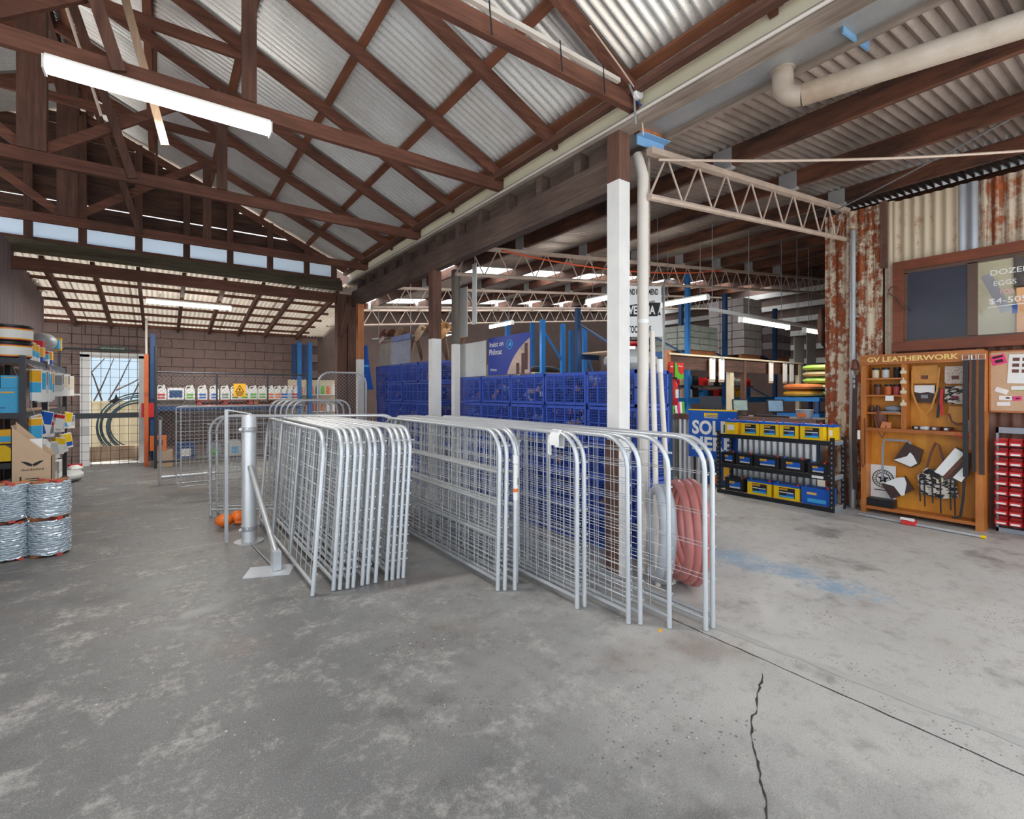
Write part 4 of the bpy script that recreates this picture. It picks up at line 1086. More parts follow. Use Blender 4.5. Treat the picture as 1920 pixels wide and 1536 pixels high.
# barbed wire reels
bw = corr_metal('barbed_wire', (214, 224, 232), (160, 176, 188), (246, 250, 252), .35, .3, .8)
def reel(loc, label, rz):
    t = thing('wire_reel', label, 'reel', loc, rz, 'stacked barbed wire reels')
    b = MB(); rnd = random.Random(int(loc[0] * 100 + loc[2] * 10)); nl, ns = 17, 40
    for k in range(nl):
        z = .025 + .285 * k / (nl - 1); r0 = .128 + .008 * math.sin(PI * k / (nl - 1))
        b.tube([((r0 + rnd.uniform(-.005, .006)) * math.cos(2 * PI * i / ns), (r0 + rnd.uniform(-.005, .006)) * math.sin(2 * PI * i / ns), z + rnd.uniform(-.006, .006)) for i in range(ns)], .0085, 4, closed=True)
    b.lathe([(.10, .02), (.126, .03), (.126, .305), (.10, .315)], 20)
    b.build('wound_wire', bw, t, smooth=False)
    b = MB()
    for k in range(420):
        a = rnd.uniform(0, 2 * PI); z = rnd.uniform(.03, .31); r0 = .138
        p = Vector((r0 * math.cos(a), r0 * math.sin(a), z)); d = Vector((math.cos(a) * .6 + rnd.uniform(-.6, .6), math.sin(a) * .6 + rnd.uniform(-.6, .6), rnd.uniform(-1, 1))).normalized() * .011
        b.tube([p - d, p + d], .0014, 3, caps=False)
    o = b.build('barbs', bw, t, smooth=False); o['kind'] = 'stuff'
    for z in (.008, .325):
        for a in (0.3, 0.3 + PI / 2):
            d = Vector((math.cos(a), math.sin(a), 0))
            MB().bar(d * -.135 + Vector((0, 0, z)), d * .135 + Vector((0, 0, z + (.002 if a > 1 else 0))), .04, .015).build('end_batten', M['orangewood'] if a < 1 else M['red_batten'], t)
M['red_batten'] = plain('red_painted_batten', (190, 74, 62), .6, 0, .15, 12)
for x, y in ((-.803, 5.98), (-1.075, 6.0)):
    for z in (0.002, .336):
        reel((x, y, z), ('upper' if z > .1 else 'lower') + ' barbed wire reel ' + ('nearer the aisle' if x > -.9 else 'nearer the wall') + ' in the stack of four', random.uniform(0, .6))
# ================================================================ BACK AREA
t = thing('screen_gate', 'dark square wire screen gate across the back doorway', 'gate', (-.75, 12.3, 0))
MB().tube([(-.78, 0, 0), (-.78, 0, 2.2), (-.7, 0, 2.28), (.42, 0, 2.28)], .022, 8).build('frame', M['char'], t)
MB().bar((-.8, 0, 1.0), (.4, 0, 1.0), .04, .10).build('rail', M['char'], t)
b = MB()
for k in range(8): b.tube([(-.6 + .14 * k, 0, 0.02), (-.6 + .14 * k, 0, 2.75)], .004, 4)
for k in range(17): b.tube([(-.65, 0, .15 + .16 * k), (.42, 0, .15 + .16 * k)], .003, 4)
b.build('wire_mesh', M['dark'], t)
t = thing('exit_sign', 'small dark green sign over the back doorway', 'sign', (-.78, 12.66, 2.27))
MB().bb(-.22, .22, -.01, .01, 0, .10).build('plate', plain('exit_green', (50, 92, 62), .5, 0, .05, 6), t)
text('EMERGENCY EXIT', (0, -.0105, .03), (1, 0, 0), (0, 0, 1), .045, M['white'], t, .38)
t = thing('poly_pipe_coil', 'large coil of dark poly pipe hanging at the back doorway', 'hose', (-.36, 13.2, 0))
for k in range(8):
    R0 = .70 - .03 * k + random.uniform(-.01, .01); cx_, cz_ = random.uniform(-.03, .03), .73 + random.uniform(-.02, .02)
    MB().tube([(cx_ + R0 * math.cos(a), -.1 + .028 * k, cz_ + R0 * math.sin(a)) for a in [2 * PI * i / 36 for i in range(36)]], .013, 8, closed=True).build('loop', M['poly'], t)
o = MB().bb(-.30, -.08, 11.95, 12.0, .96, 1.24).build('red_sign', M['red']); tag(o, 'dark red metal sign hung against the poly pipe coil', 'sign')
t = thing('bird_silhouette', 'small black bird decoration hung in the back doorway', 'ornament', (-.72, 12.28, 1.33))
MB().slab((0, 0, 0), (1, 0, 0), (0, 0, 1), [(-.10, -.06), (.0, -.10), (.05, -.05), (.12, -.02), (.05, .0), (.02, .10), (-.01, .0)], .01).build('cutout', M['ink'], t)
t = thing('gate_post', 'slim post, orange below and pale above, beside the back doorway', 'post', (-.22, 11.9, 0))
MB().bb(-.035, .035, -.03, .03, 0, 2.2).build('lower_length', M['orange_steel'], t); MB().tube([(0, 0, 2.2), (0, 0, 2.9)], .02, 8).build('upper_length', M['pvc'], t)
rk = thing('pallet_rack', 'pallet rack with blue uprights along the block wall', 'rack', (1.3, 12.3, 0))
for x in (-.12, 2.62, 2.86):
    MB().bb(x - .04, x + .04, 12.0, 12.06, .1, 2.62).build('upright', M['blue_dark'] if x < 1 else M['blue_rack'], rk, w=True)
    MB().bb(x - .04, x + .04, 12.55, 12.61, .1, 2.62).build('upright', M['blue_dark'], rk, w=True)
MB().bb(-.13, 2.62, 12.0, 12.05, 1.08, 1.17).build('beam', M['blue_dark'], rk, w=True); MB().bb(-.13, 2.62, 12.56, 12.61, 1.08, 1.17).build('beam', M['blue_dark'], rk, w=True)
for x0, x1 in ((-.1, .85), (1.75, 2.58)):
    pass
for i, (x0, x1, mat, lb) in enumerate(((.62, 1.66, M['red_batten'], 'red timber pallet on the rack under the white jugs'), (1.68, 2.56, M['orangewood'], 'orange timber pallet on the rack under the white jugs'))):
    t = thing('pallet', lb, 'pallet', ((x0 + x1) / 2, 12.3, 1.172)); w = (x1 - x0) / 2
    for y in (-.26, -.1, .06, .22): MB().bb(-w, w, y, y + .1, .10, .12).build('deck_board', mat, t)
    for x in (-w, -.04, w - .08): MB().bb(x, x + .08, -.28, .3, .02, .10).build('bearer', mat, t)
    for y in (-.26, .2): MB().bb(-w, w, y, y + .08, 0, .02).build('bottom_board', mat, t)
o = MB().bb(-.08, .60, 12.06, 12.58, 1.172, 1.292).build('deck_box', M['greywood']); tag(o, 'grey timber deck on the rack beside the red pallet', 'board')
cols = [M['red'], None, M['green'], M['blue'], M['blue'], plain('sage', (120, 150, 120), .5), plain('sage2', (100, 140, 90), .5), M['green'], M['green'], plain('moss', (110, 170, 80), .5), M['orange'], M['orange'], M['blue'], plain('pale_blue', (150, 180, 220), .5), M['red'], M['blue']]
names_ = ['red', 'dark', 'lime green', 'blue', 'blue', 'sage green', 'grey green', 'green', 'green', 'moss green', 'orange', 'orange', 'blue', 'pale blue', 'red', 'small blue']
jb = MB(); jb.slab((0, .075, 0), (1, 0, 0), (0, 0, 1), [(-.085, 0), (.085, 0), (.085, .20), (.06, .255), (.055, .285), (.025, .285), (.02, .25), (-.085, .225)], .15)
jm = jb.mesh('bottle', M['white'])
hm = MB().tube([(.02, 0, .255), (.0, 0, .29), (-.05, 0, .285), (-.078, 0, .22)], .012, 6).mesh('handle', M['white'])
cm_ = MB().lathe([(.022, .285), (.022, .31), (.012, .312)], 10, (.04, 0, 0)).mesh('cap', M['white'])
xs = [.02, .26, .50, .72, .93, 1.13, 1.32, 1.50, 1.67, 1.85, 2.01, 2.17, 2.30, 2.42, 2.53, 2.60]
for i, x in enumerate(xs):
    if i == 1:
        t = thing('white_drum', 'wide white drum with a dark label on the chemical rack', 'drum', (x, 12.12, 1.294)); MB().bb(-.14, .14, -.1, .1, 0, .25).build('body', M['white'], t); MB().bb(-.11, .11, -.103, -.1, .05, .2).build('label', M['blue_dark'], t); continue
    if i == 15:
        continue
    t = thing('chemical_jug', 'white jug with ' + names_[i] + ' label, ' + ORD[i if i < 1 else i - 1] + ' from the orange post on the rack', 'jug', (x, 12.11, 1.294), 0, 'white chemical jugs on the rack')
    bo_ = link('bottle', jm, t); link('handle', hm, bo_); link('cap', cm_, t)
    MB().bb(-.06, .06, -.078, -.075, .03, .13).build('label', cols[i], bo_); MB().bb(-.06, .06, -.0785, -.075, .06, .09).build('label_text', M['lightgrey'], bo_)
# chain wire gate with warning sign
cg = thing('chain_wire_fence', 'grey chain wire fence with pipe posts before the chemical rack', 'fence', (1.3, 11.45, 0))
for x, z1 in ((-.07, 2.33), (.93, 1.84), (1.86, 1.83), (2.66, 1.82)): MB().tube([(x, 11.45, 0), (x, 11.45, z1)], .025 if x < 0 else .016, 8).build('post', M['char'], cg, w=True)
for z in (1.84, .12): MB().tube([(-.07, 11.45, z), (2.66, 11.45, z - .01)], .018, 8).build('rail', M['char'], cg, w=True)
b = MB(); s = .075; L_f, H_f = 2.73, 1.70
for k in range(-int(H_f / s), int(L_f / s) + 1):
    a = Vector((max(0, k * s), 0, max(0, -k * s))); ln = min(L_f - a.x, H_f - a.z)
    if ln < .05: continue
    for sg in (0, 1):
        p, q = a.copy(), a + Vector((ln, 0, ln))
        if sg: p.x, q.x = L_f - p.x, L_f - q.x
        b.tube([p + Vector((-.07, 11.45, .12)), q + Vector((-.07, 11.45, .12))], .0022, 3, caps=False)
b.build('chain_wire', M['grey'], cg, w=True)
for x in (.52, 1.42): MB().tube([(x, 11.45, 1.84), (x, 11.45, 2.12)], .008, 6).build('barb_arm', M['char'], cg, w=True)
MB().tube([(-.2, 11.5, 2.75), (.5, 11.45, 2.06), (1.4, 11.45, 1.86)], .003, 5).build('stay_wire', M['rust_d'], cg, w=True)
t = thing('warning_sign', 'yellow warning sign with a black triangle on the chain wire fence', 'sign', (1.33, 11.41, 1.36))
MB().bb(-.11, .11, -.004, .004, 0, .27).build('plate', M['amber'], t)
b = MB(); tri = [(-.075, .10), (.075, .10), (0, .235)]
for p, q in zip(tri, tri[1:] + tri[:1]): b.bar((p[0], -.006, p[1]), (q[0], -.006, q[1]), .003, .012, (0, 0, 1))
b.box((0, -.006, .15), (.025, .003, .05)); b.build('triangle', M['ink'], t)
for k in range(3): MB().bb(-.07 + .02 * (k == 2), .07 - .02 * (k == 2), -.006, -.004, .07 - .022 * k, .08 - .022 * k).build('text_line', M['ink'], t)
o = MB().bb(-.17, 2.40, 11.75, 12.69, .0, .10).build('concrete_kerb', plain('kerb', (136, 130, 122), .8, 0, .1, 8)); tag(o, 'low concrete kerb under the chemical rack', 'kerb')
for x, w, h, mat, lb, pc in ((.42, .30, .34, M['blue_dark'], 'dark blue drum on the kerb under the rack', M['white']), (.92, .26, .28, M['greyblue'], 'clear drum with green and yellow label on the kerb', M['green']), (1.30, .22, .32, M['lightgrey'], 'pale jug on the kerb behind the crosswise gates', M['skyblue'])):
    t = thing('floor_drum', lb, 'drum', (x, 12.0, .102)); MB().slab((0, .12, 0), (1, 0, 0), (0, 0, 1), [(-w / 2, 0), (w / 2, 0), (w / 2, h * .88), (w / 2 - .04, h), (-w / 2 + .04, h), (-w / 2, h * .88)], .24).build('body', mat, t); MB().bb(-w * .3, w * .3, -.123, -.12, .05, h * .6).build('label', pc, t)
t = thing('orange_carton', 'orange printed carton stacked by the orange post', 'box', (-.02, 11.75, .32)); MB().bb(-.14, .12, -.1, .1, 0, .28).build('box', M['orange'], t); MB().bb(-.04, .06, -.102, -.1, .1, .2).build('print', M['ink'], t)
o = MB().bb(-.10, .20, 11.62, 11.9, .0, .315).build('brown_carton', M['card']); tag(o, 'plain brown carton under the orange printed carton', 'box')
t = thing('wall_bracket', 'white wall bracket shelf with small metal parts past the rack', 'shelf', (-1.35, 11.2, 1.40)); MB().bb(-.2, .22, -.1, .1, 0, .03).build('board', M['white'], t); 
o = MB().bb(-1.40, -1.22, 11.12, 11.24, 1.432, 1.56).build('hardware_box', M['grey']); tag(o, 'small grey box of metal parts on the white bracket shelf', 'box')
# goods seen past the corner posts
t = thing('goods_shelf', 'pale shelf unit of bottles seen between the corner posts', 'shelving', (3.0, 12.2, 0))
MB().bb(-.55, .55, .2, .24, 0, 1.75).build('back', M['cream'], t)
for z in (.6, 1.0, 1.4): MB().bb(-.55, .55, -.1, .2, z - .02, z).build('shelf', M['white'], t)
for z in (.6, 1.0, 1.4):
    for k in range(8):
        c = random.choice([('red', M['red']), ('blue', M['skyblue']), ('white', M['white']), ('green', M['green']), ('orange', M['orange'])])
        o = thing('spray_bottle', c[0] + ' bottle on the pale shelf unit past the corner posts, ' + {.6: 'lowest', 1.0: 'middle', 1.4: 'top'}[z] + ' shelf, ' + ORD[k] + ' along', 'bottle', (2.55 + .125 * k, 12.15, z + .002), 0, 'bottles on the pale shelf unit')
        MB().lathe([(.04, 0), (.042, .15), (.018, .2), (.018, .22)], 10).build('body', c[1], o); MB().lathe([(.022, .22), (.022, .25), (.01, .255)], 8).build('cap', M['white'], o)
# ================================================================ BATTERY SHELF
bs = thing('battery_shelf', 'black three-tier steel shelf holding car batteries', 'shelf', (6.73, 3.2, 0))
for y in (2.46, 3.93):
    for x in (6.575, 6.91):
        MB().bb(x - .02, x + .02, y - .02, y + .02, 0, .90).build('upright', M['black'], bs, w=True)
        b = MB()
        for k in range(14): b.box((x - .021, y, .06 + .06 * k), (.004, .012, .022))
        b.build('slot_strip', M['grey'], bs, w=True)
for z in (.855, .43, .05):
    MB().bb(6.565, 6.90, 2.46, 3.93, z - .012, z + .002).build('deck', M['ply'], bs, w=True)
    for x in (6.565, 6.915): MB().bb(x - .012, x + .012, 2.46, 3.93, z - .05, z + .004).build('beam', M['black'], bs, w=True)
    for y in (2.47, 3.92): MB().bb(6.57, 6.91, y - .012, y + .012, z - .05, z - .005).build('beam', M['black'] if y > 3 else M['greyblue'], bs, w=True)
MB().bb(6.550, 6.553, 2.55, 2.68, .395, .425).build('price_strip', M['white'], bs, w=True)
def battery(y0, y1, z, h, kind, label, dep=.18, x=6.60, plainface=False):
    w = (y1 - y0); cy = (y0 + y1) / 2
    body, lid = {'y': (M['yellow'], M['blue']), 'k': (M['black'], M['black']), 'b': (M['blue'], M['blue'])}[kind]
    t = thing('car_battery', label, 'battery', (x, cy, z), 0, 'car batteries on the black shelf')
    cs = MB().bb(0, dep, -w / 2, w / 2, 0, h * .86).build('case', body, t)
    ld_ = MB().bb(-.004, dep + .004, -w / 2 - .003, w / 2 + .003, h * .86, h).build('lid', lid, t)
    for k, (c, s) in enumerate(((M['red'], -1), (M['blue'], 1))):
        MB().lathe([(.014, h), (.012, h + .022), (.006, h + .026)], 10, (.03, s * (w / 2 - .035), 0)).build('terminal_cap', c, ld_)
    if plainface:
        MB().bb(-.002, 0, -w * .3, w * .3, h * .28, h * .68).build('paper_label', M['white'], cs); return
    if kind == 'y':
        MB().bb(-.0015, 0, -w * .33, w * .28, h * .14, h * .78).build('label', M['ink'], cs)
        MB().bb(-.0025, 0, -w * .30, w * .0, h * .26, h * .42).build('label_panel', M['blue'], cs); MB().bb(-.0025, 0, -w * .30, w * .27, h * .15, h * .26).build('label_panel', M['skyblue'], cs)
        MB().bb(-.0025, 0, w * -.05, w * .26, h * .62, h * .73).build('label_panel', M['amber'], cs)
        MB().bb(-.0027, 0, w * -.28, w * .26, h * .45, h * .50).build('label_line', M['white'], cs)
        text('Century', (-.0027, w * .10, h * .64), Lx, Ux, h * .07, M['ink'], cs, w * .26, bold=.01)
    elif kind == 'k':
        MB().bb(-.0015, 0, -w * .34, w * .24, h * .22, h * .72).build('label', M['blue'], cs); MB().bb(-.0025, 0, -w * .34, w * .24, h * .22, h * .34).build('label_panel', M['lightgrey'], cs)
        MB().bb(-.0025, 0, -w * .02, w * .26, h * .56, h * .74).build('label_panel', M['amber'], cs)
        text('Century', (-.0027, w * .12, h * .61), Lx, Ux, h * .09, M['blue_dark'], cs, w * .24, bold=.01)
    else:
        MB().bb(-.0015, 0, -w * .38, w * .28, h * .12, h * .34).build('label', M['skyblue'], cs); MB().bb(-.0025, 0, -w * .05, w * .3, h * .58, h * .72).build('label_panel', M['amber'], cs)
        text('Century', (-.0027, w * .12, h * .61), Lx, Ux, h * .08, M['white'], cs, w * .3, bold=.01)
tp = [(3.68, 3.85), (3.36, 3.61), (3.10, 3.345), (2.86, 3.09), (2.57, 2.835)]
for i, (a, c) in enumerate(tp): battery(a, c, .859, .195, 'y', 'yellow car battery with blue lid on the top tier, ' + ORD[i] + ' from the blue sold sign', plainface=(i == 0))
battery(2.49, 2.55, .859, .19, 'y', 'yellow battery end showing behind the last one on the top tier', x=6.69, plainface=True)
for i, (a, c) in enumerate([(3.71, 3.90), (3.45, 3.69), (3.095, 3.43), (2.79, 3.075), (2.53, 2.745)]): battery(a, c, .434, .16 if i < 4 else .135, 'k', 'black car battery on the middle tier, ' + ORD[i] + ' from the blue sold sign')
battery(3.58, 3.85, .054, .18, 'k', 'black car battery on the lowest tier beside the yellow ones')
battery(3.20, 3.52, .054, .195, 'y', 'yellow battery on the lowest tier next to the black battery', .20)
battery(2.845, 3.165, .054, .195, 'y', 'yellow battery on the lowest tier next to the blue battery', .20)
battery(2.50, 2.82, .054, .205, 'b', 'blue car battery at the end of the lowest tier', .20)
# sold here sign
t = thing('sold_here_sign', 'tall blue sign with white SOLD HERE lettering behind the battery shelf', 'sign', (6.95, 4.27, 0))
MB().bb(-.006, .006, -.405, .405, .42, 1.17).build('panel', M['blue'], t); MB().bb(-.007, .007, -.41, .41, 1.165, 1.185).build('top_edge', M['yellow'], t)
text('SOLD', (-.0075, .0, .80), Lx, Ux, .205, M['white'], t, .68, bold=.035); text('HERE', (-.0075, -.0, .55), Lx, Ux, .20, M['white'], t, .68, bold=.035)
MB().bb(-.0085, -.007, -.10, .13, 1.07, 1.13).build('logo_panel', M['yellow'], t); text('Century', (-.009, .0, 1.08), Lx, Ux, .035, M['blue'], t, .19, bold=.015)
MB().bb(-.008, -.007, -.1, .13, 1.05, 1.058).build('tag_line', M['white'], t)
for y in (-.3, .3): MB().bb(-.012, .012, y - .012, y + .012, 0, .42).build('leg', M['black'], t)
t = thing('battery_poster', 'small blue and orange battery poster standing low behind the shelf', 'poster', (6.94, 4.12, .02))
MB().bb(-.02, -.012, -.2, .2, 0, .36).build('panel', M['blue_dark'], t); MB().bb(-.022, -.02, -.02, .16, .02, .16).build('print', M['orange'], t); MB().bb(-.022, -.02, -.19, -.06, .1, .3).build('print', M['amber'], t)
# counter
ct = thing('counter', 'shop counter with corrugated iron front and worn timber top', 'counter', (7.3, 3.9, 0))
corr(MB(), (7.02, 2.82, 0), (0, 0, 1.02), (0, 1, 0), 2.1, .085, .014, 8, (1, 0, 0)).build('iron_front', M['counter_iron'], ct, w=True)
MB().bb(7.04, 7.06, 2.82, 4.95, 0, 1.03).build('backing', M['dark'], ct, w=True)
MB().bb(6.98, 7.65, 2.80, 4.95, 1.03, 1.09).build('worktop', M['beam'], ct, w=True)
MB().bb(6.97, 7.0, 2.80, 4.95, 1.01, 1.10).build('edge_board', plain('brown_edge', (124, 96, 88), .6, 0, .1, 8), ct, w=True)
t = thing('side_bench', 'timber side bench at the end of the counter under the fire extinguisher', 'bench', (6.9, 5.3, 0))
MB().bb(6.55, 7.6, 5.06, 5.5, 1.02, 1.08).build('top', M['beam'], t, w=True)
corr(MB(), (6.6, 5.09, 0), (0, 0, 1.0), (1, 0, 0), .9, .085, .012, 8, (0, -1, 0)).build('iron_front', M['counter_iron'], t, w=True)
for x, y, lb, tilt, m_ in ((7.25, 3.98, 'point-of-sale screen nearest the blue sold sign', .2, plain('screen_lit', (150, 168, 158), .3, 0, .2, 12, emit=.12)), (7.35, 3.5, 'point-of-sale screen farther along the counter', .2, plain('screen_blue', (120, 150, 176), .3, 0, .2, 12, emit=.12))):
    t = thing('till_screen', lb, 'screen', (x, y, 1.092), .75)
    R_ = Matrix.Rotation(tilt, 3, 'Y'); 
    MB().box((0, 0, .16), (.025, .23, .19), R_).build('bezel', M['black'], t); MB().box((-.014, 0, .162), (.002, .195, .155), R_).build('display', m_, t); MB().bb(-.08, .1, -.1, .1, 0, .02).build('foot', M['black'], t); MB().bb(.02, .05, -.03, .03, .01, .15).build('stem', M['black'], t)
t = thing('monitor', 'dark monitor seen from behind on the counter', 'monitor', (7.2, 4.45, 1.092), .5); MB().bb(-.02, .02, -.16, .16, .06, .30).build('casing', M['char'], t); MB().bb(-.07, .07, -.08, .08, 0, .015).build('foot', M['black'], t); MB().bb(-.015, .015, -.03, .03, .01, .1).build('stem', M['black'], t)
t = thing('keyboard', 'black keyboard and scanner tray on the counter', 'keyboard', (7.12, 3.45, 1.092), .1); MB().bb(-.07, .07, -.22, .22, 0, .025).build('tray', M['black'], t); 
for k in range(3): MB().bb(-.055 + .04 * k, -.025 + .04 * k, -.2, .2, .025, .032).build('key_row', M['char'], t)
t = thing('plastic_tub', 'clear grey plastic tub with orange label on the counter', 'tub', (7.12, 3.0, 1.092)); MB().lathe([(.09, 0), (.105, .11), (.115, .115), (.115, .125), (.10, .125)], 20).build('tub', M['greyblue'], t); MB().bb(-.108, -.09, -.05, .05, .03, .08).build('label', M['orange'], t)
t = thing('watering_can', 'green watering can on the side bench', 'can', (7.2, 5.22, 1.082)); MB().lathe([(.07, 0), (.065, .15), (.06, .16)], 14).build('can', M['green'], t); MB().tube([(-.05, 0, .05), (-.16, 0, .17)], [.02, .012], 8).build('spout', M['green'], t); MB().tube([(.06, 0, .05), (.13, 0, .1), (.1, 0, .19), (.03, 0, .16)], .01, 6).build('handle', M['green'], t)
t = thing('brochure_stand', 'rack of pink and white brochures beside the watering can', 'brochures', (7.48, 5.2, 1.082))
for k in range(4): MB().bar((-.12 + .07 * k, 0, 0), (-.11 + .075 * k, .03, .2), .06, .012, (0, 1, 0)).build('brochure', (M['white'], M['pink'], M['white'], M['green'])[k], t)
t = thing('display_carton', 'red and white printed carton on the side bench', 'box', (6.98, 5.25, 1.082)); MB().bb(-.16, .16, -.08, .08, 0, .22).build('box', M['white'], t); MB().bb(-.16, .16, -.082, -.08, 0, .07).build('print', M['red'], t); MB().bb(.08, .16, -.082, -.08, .07, .22).build('print', M['red'], t); MB().bb(-.06, .04, -.082, -.08, .12, .18).build('print', M['green'], t)
o = MB().bb(6.72, 6.80, 5.1, 5.2, 1.082, 1.17).build('orange_packet', M['orange']); tag(o, 'small orange packet on the side bench end', 'packet')
# header over the counter with clip boards
hd = thing('counter_header', 'dark header beam with pale top edge over the counter bay', 'beam', (6.8, 5.0, 0))
MB().bb(6.78, 6.86, 4.96, 5.04, 0, 2.15).build('post', M['orangewood'], hd, w=True)
MB().bb(11.5, 11.6, 4.96, 5.04, 0, 2.1).build('post', M['cream'], hd, w=True); MB().bb(9.2, 9.28, 4.97, 5.05, 0, 2.1).build('post', M['timber_z'], hd, w=True); MB().bb(8.75, 8.88, 5.0, 5.08, 0, 2.0).build('post', M['cream'], hd, w=True)
MB().bb(6.86, 11.6, 4.98, 5.04, 1.84, 2.08).build('fascia', M['board'], hd, w=True); MB().bb(6.8, 11.62, 4.94, 5.06, 2.08, 2.11).build('top_edge', M['cream'], hd, w=True)
for i, x in enumerate((8.02, 8.32, 10.15, 10.75, 11.05)):
    t = thing('clip_board', 'white docket clip hanging from the header, ' + ORD[i] + ' from the fire extinguisher', 'clipboard', (x, 4.92, 1.66), 0, 'docket clips on the header')
    MB().bb(-.09, .09, .0, .008, -.02, .40).build('backing', M['card'], t); MB().bb(-.08, .08, -.01, .0, .02, .40).build('paper', M['white'], t); MB().bb(-.03, .03, -.014, .01, .38, .43).build('clip', M['grey'], t)
t = thing('fire_extinguisher', 'red fire extinguisher hung on the orange post', 'extinguisher', (6.84, 4.88, 1.24)); MB().lathe([(.05, 0), (.062, .02), (.062, .33), (.04, .39), (.018, .40), (.018, .43)], 16).build('cylinder', M['red'], t); MB().bb(-.02, .02, -.05, .02, .43, .46).build('lever', M['black'], t); MB().tube([(.02, 0, .44), (.09, 0, .40), (.085, 0, .2)], .01, 6).build('hose', M['black'], t); MB().bb(-.035, .035, -.064, -.055, .12, .26).build('label', M['white'], t)
t = thing('red_notice', 'narrow red notice above the fire extinguisher', 'sign', (6.84, 4.93, 1.70)); MB().bb(-.055, .055, -.006, .006, 0, .26).build('plate', M['red'], t); MB().bb(-.03, .03, -.008, -.006, .17, .19).build('text_line', M['white'], t)
t = thing('red_green_sign', 'square red and lime sign beside the red notice', 'sign', (7.05, 4.93, 1.68)); MB().bb(-.12, .12, -.006, .006, 0, .27).build('plate', M['green'], t); MB().slab((0, -.0075, 0), (1, 0, 0), (0, 0, 1), [(-.07, .27), (.12, .27), (.12, .1), (.06, .07), (-.02, .12)], .001).build('red_shape', M['red'], t); text('eGuma', (.02, -.0095, .20), (1, 0, 0), (0, 0, 1), .03, M['white'], t, .12)
t = thing('goose_neck_conduit', 'grey bent conduit rising beside the header post', 'conduit', (6.70, 4.98, 0)); MB().tube([(0, 0, 0), (0, 0, 3.2), (.05, 0, 3.3), (.15, 0, 3.33), (.3, 0, 3.3)], .022, 8).build('pipe', M['grey'], t)
# hanging signs
c0, r0 = Vector((5.22, 4.24, 2.20)), Vector((.809, -.588, 0)); n0 = Vector((-.588, -.809, 0))
t = thing('stockfeeds_sign', 'white hanging sign with black stockfeeds lettering behind the downpipe', 'sign', c0)
MB().slab(-n0 * .004, r0, (0, 0, 1), [(-.30, 0), (.29, 0), (.27, .675), (-.30, .69)], .008).build('panel', M['white'], t)
P_ = n0 * .0045
MB().slab(P_, r0, (0, 0, 1), [(-.30, .27), (.22, .275), (.26, .455), (.13, .46), (-.30, .405)], .001).build('black_flash', M['ink'], t)
MB().slab(P_, r0, (0, 0, 1), [(.225, .29), (.265, .29), (.25, .345)], .001).build('black_flash', M['ink'], t); MB().slab(P_, r0, (0, 0, 1), [(.06, .462), (.19, .462), (.18, .49)], .001).build('grey_flash', M['grey'], t)
text('SELL AND RECOMMEND', P_ + r0 * -.03 + Vector((0, 0, .565)), r0, (0, 0, 1), .075, M['ink'], t, .52, bold=.035, t=.0015)
text('RIVERINA', P_ + n0 * .001 + r0 * -.03 + Vector((0, 0, .305)), r0, (0, 0, 1), .11, M['white'], t, .44, bold=.03, t=.0015)
text('STOCKFEEDS', P_ + r0 * -.03 + Vector((0, 0, .055)), r0, (0, 0, 1), .09, M['ink'], t, .33, bold=.035, t=.0015)
for s in (-.25, .22): MB().tube([r0 * s + Vector((0, 0, .67)), r0 * s + Vector((0, 0, 1.6))], .003, 4).build('hanging_wire', M['grey'], t)
t = thing('small_sign', 'smaller white sign with black mark behind the blue rack leg', 'sign', (6.58, 5.72, 1.98)); MB().slab(-n0 * .004, r0, (0, 0, 1), [(-.2, 0), (.2, 0), (.2, .28), (-.2, .28)], .008).build('panel', M['white'], t); MB().slab(n0 * .0045, r0, (0, 0, 1), [(-.18, .07), (.1, .06), (.16, .20), (-.18, .17)], .001).build('black_flash', M['ink'], t)
# racks with pallets behind the counter
rk = thing('pallet_rack', 'tall blue pallet rack behind the counter header', 'rack', (10.5, 6.2, 0))
for x, z1, m_ in ((6.62, 3.1, M['blue_dark']), (8.6, 3.85, M['blue_rack']), (9.97, 3.6, M['blue_dark']), (12.2, 3.5, M['blue_dark'])):
    for y in (5.82, 6.92): MB().bb(x - .045, x + .045, y - .04, y + .04, 0, z1).build('upright', m_, rk, w=True)
    for k in range(3): MB().bar((x, 5.82, .3 + k * .95), (x, 6.92, .9 + k * .95), .03, .03).build('brace', M['blue_dark'], rk, w=True)
for y in (5.82, 6.92):
    for z in (2.16, 1.28): MB().bb(6.62, 13.6, y - .025, y + .025, z - .06, z + .06).build('beam', M['blue_dark'] if z > 2 else M['blue_rack'], rk, w=True)
MB().bb(6.7, 13.6, 5.85, 6.89, 2.20, 2.225).build('deck', M['ply'], rk, w=True); MB().bb(6.7, 13.6, 5.85, 6.89, 1.32, 1.345).build('deck', M['ply'], rk, w=True)
def carton_pallet(x, y, z, nx, ny, nz, sx, sy, szz, label, m1, m2, every=3):
    t = thing('carton_pallet', label, 'pallet', (x, y, z)); me = MB().box((0, 0, 0), (sx * .94, sy * .94, szz * .92)).mesh('carton', m1); me2 = MB().box((0, 0, 0), (sx * .94, sy * .94, szz * .92)).mesh('carton', m2)
    for k in range(nz):
        for i in range(nx):
            for j in range(ny):
                if 0 < i < nx - 1 and 0 < j < ny - 1: continue
                link('carton', me2 if (k % every == every - 1) else me, t, loc=((i - (nx - 1) / 2) * sx + random.uniform(-.006, .006), (j - (ny - 1) / 2) * sy + random.uniform(-.006, .006), .10 + (k + .5) * szz))
    for j in range(3): MB().bb(-nx * sx / 2, nx * sx / 2, (j - 1) * ny * sy * .4 - .04, (j - 1) * ny * sy * .4 + .04, 0, .1).build('skid', M['orangewood'], t)
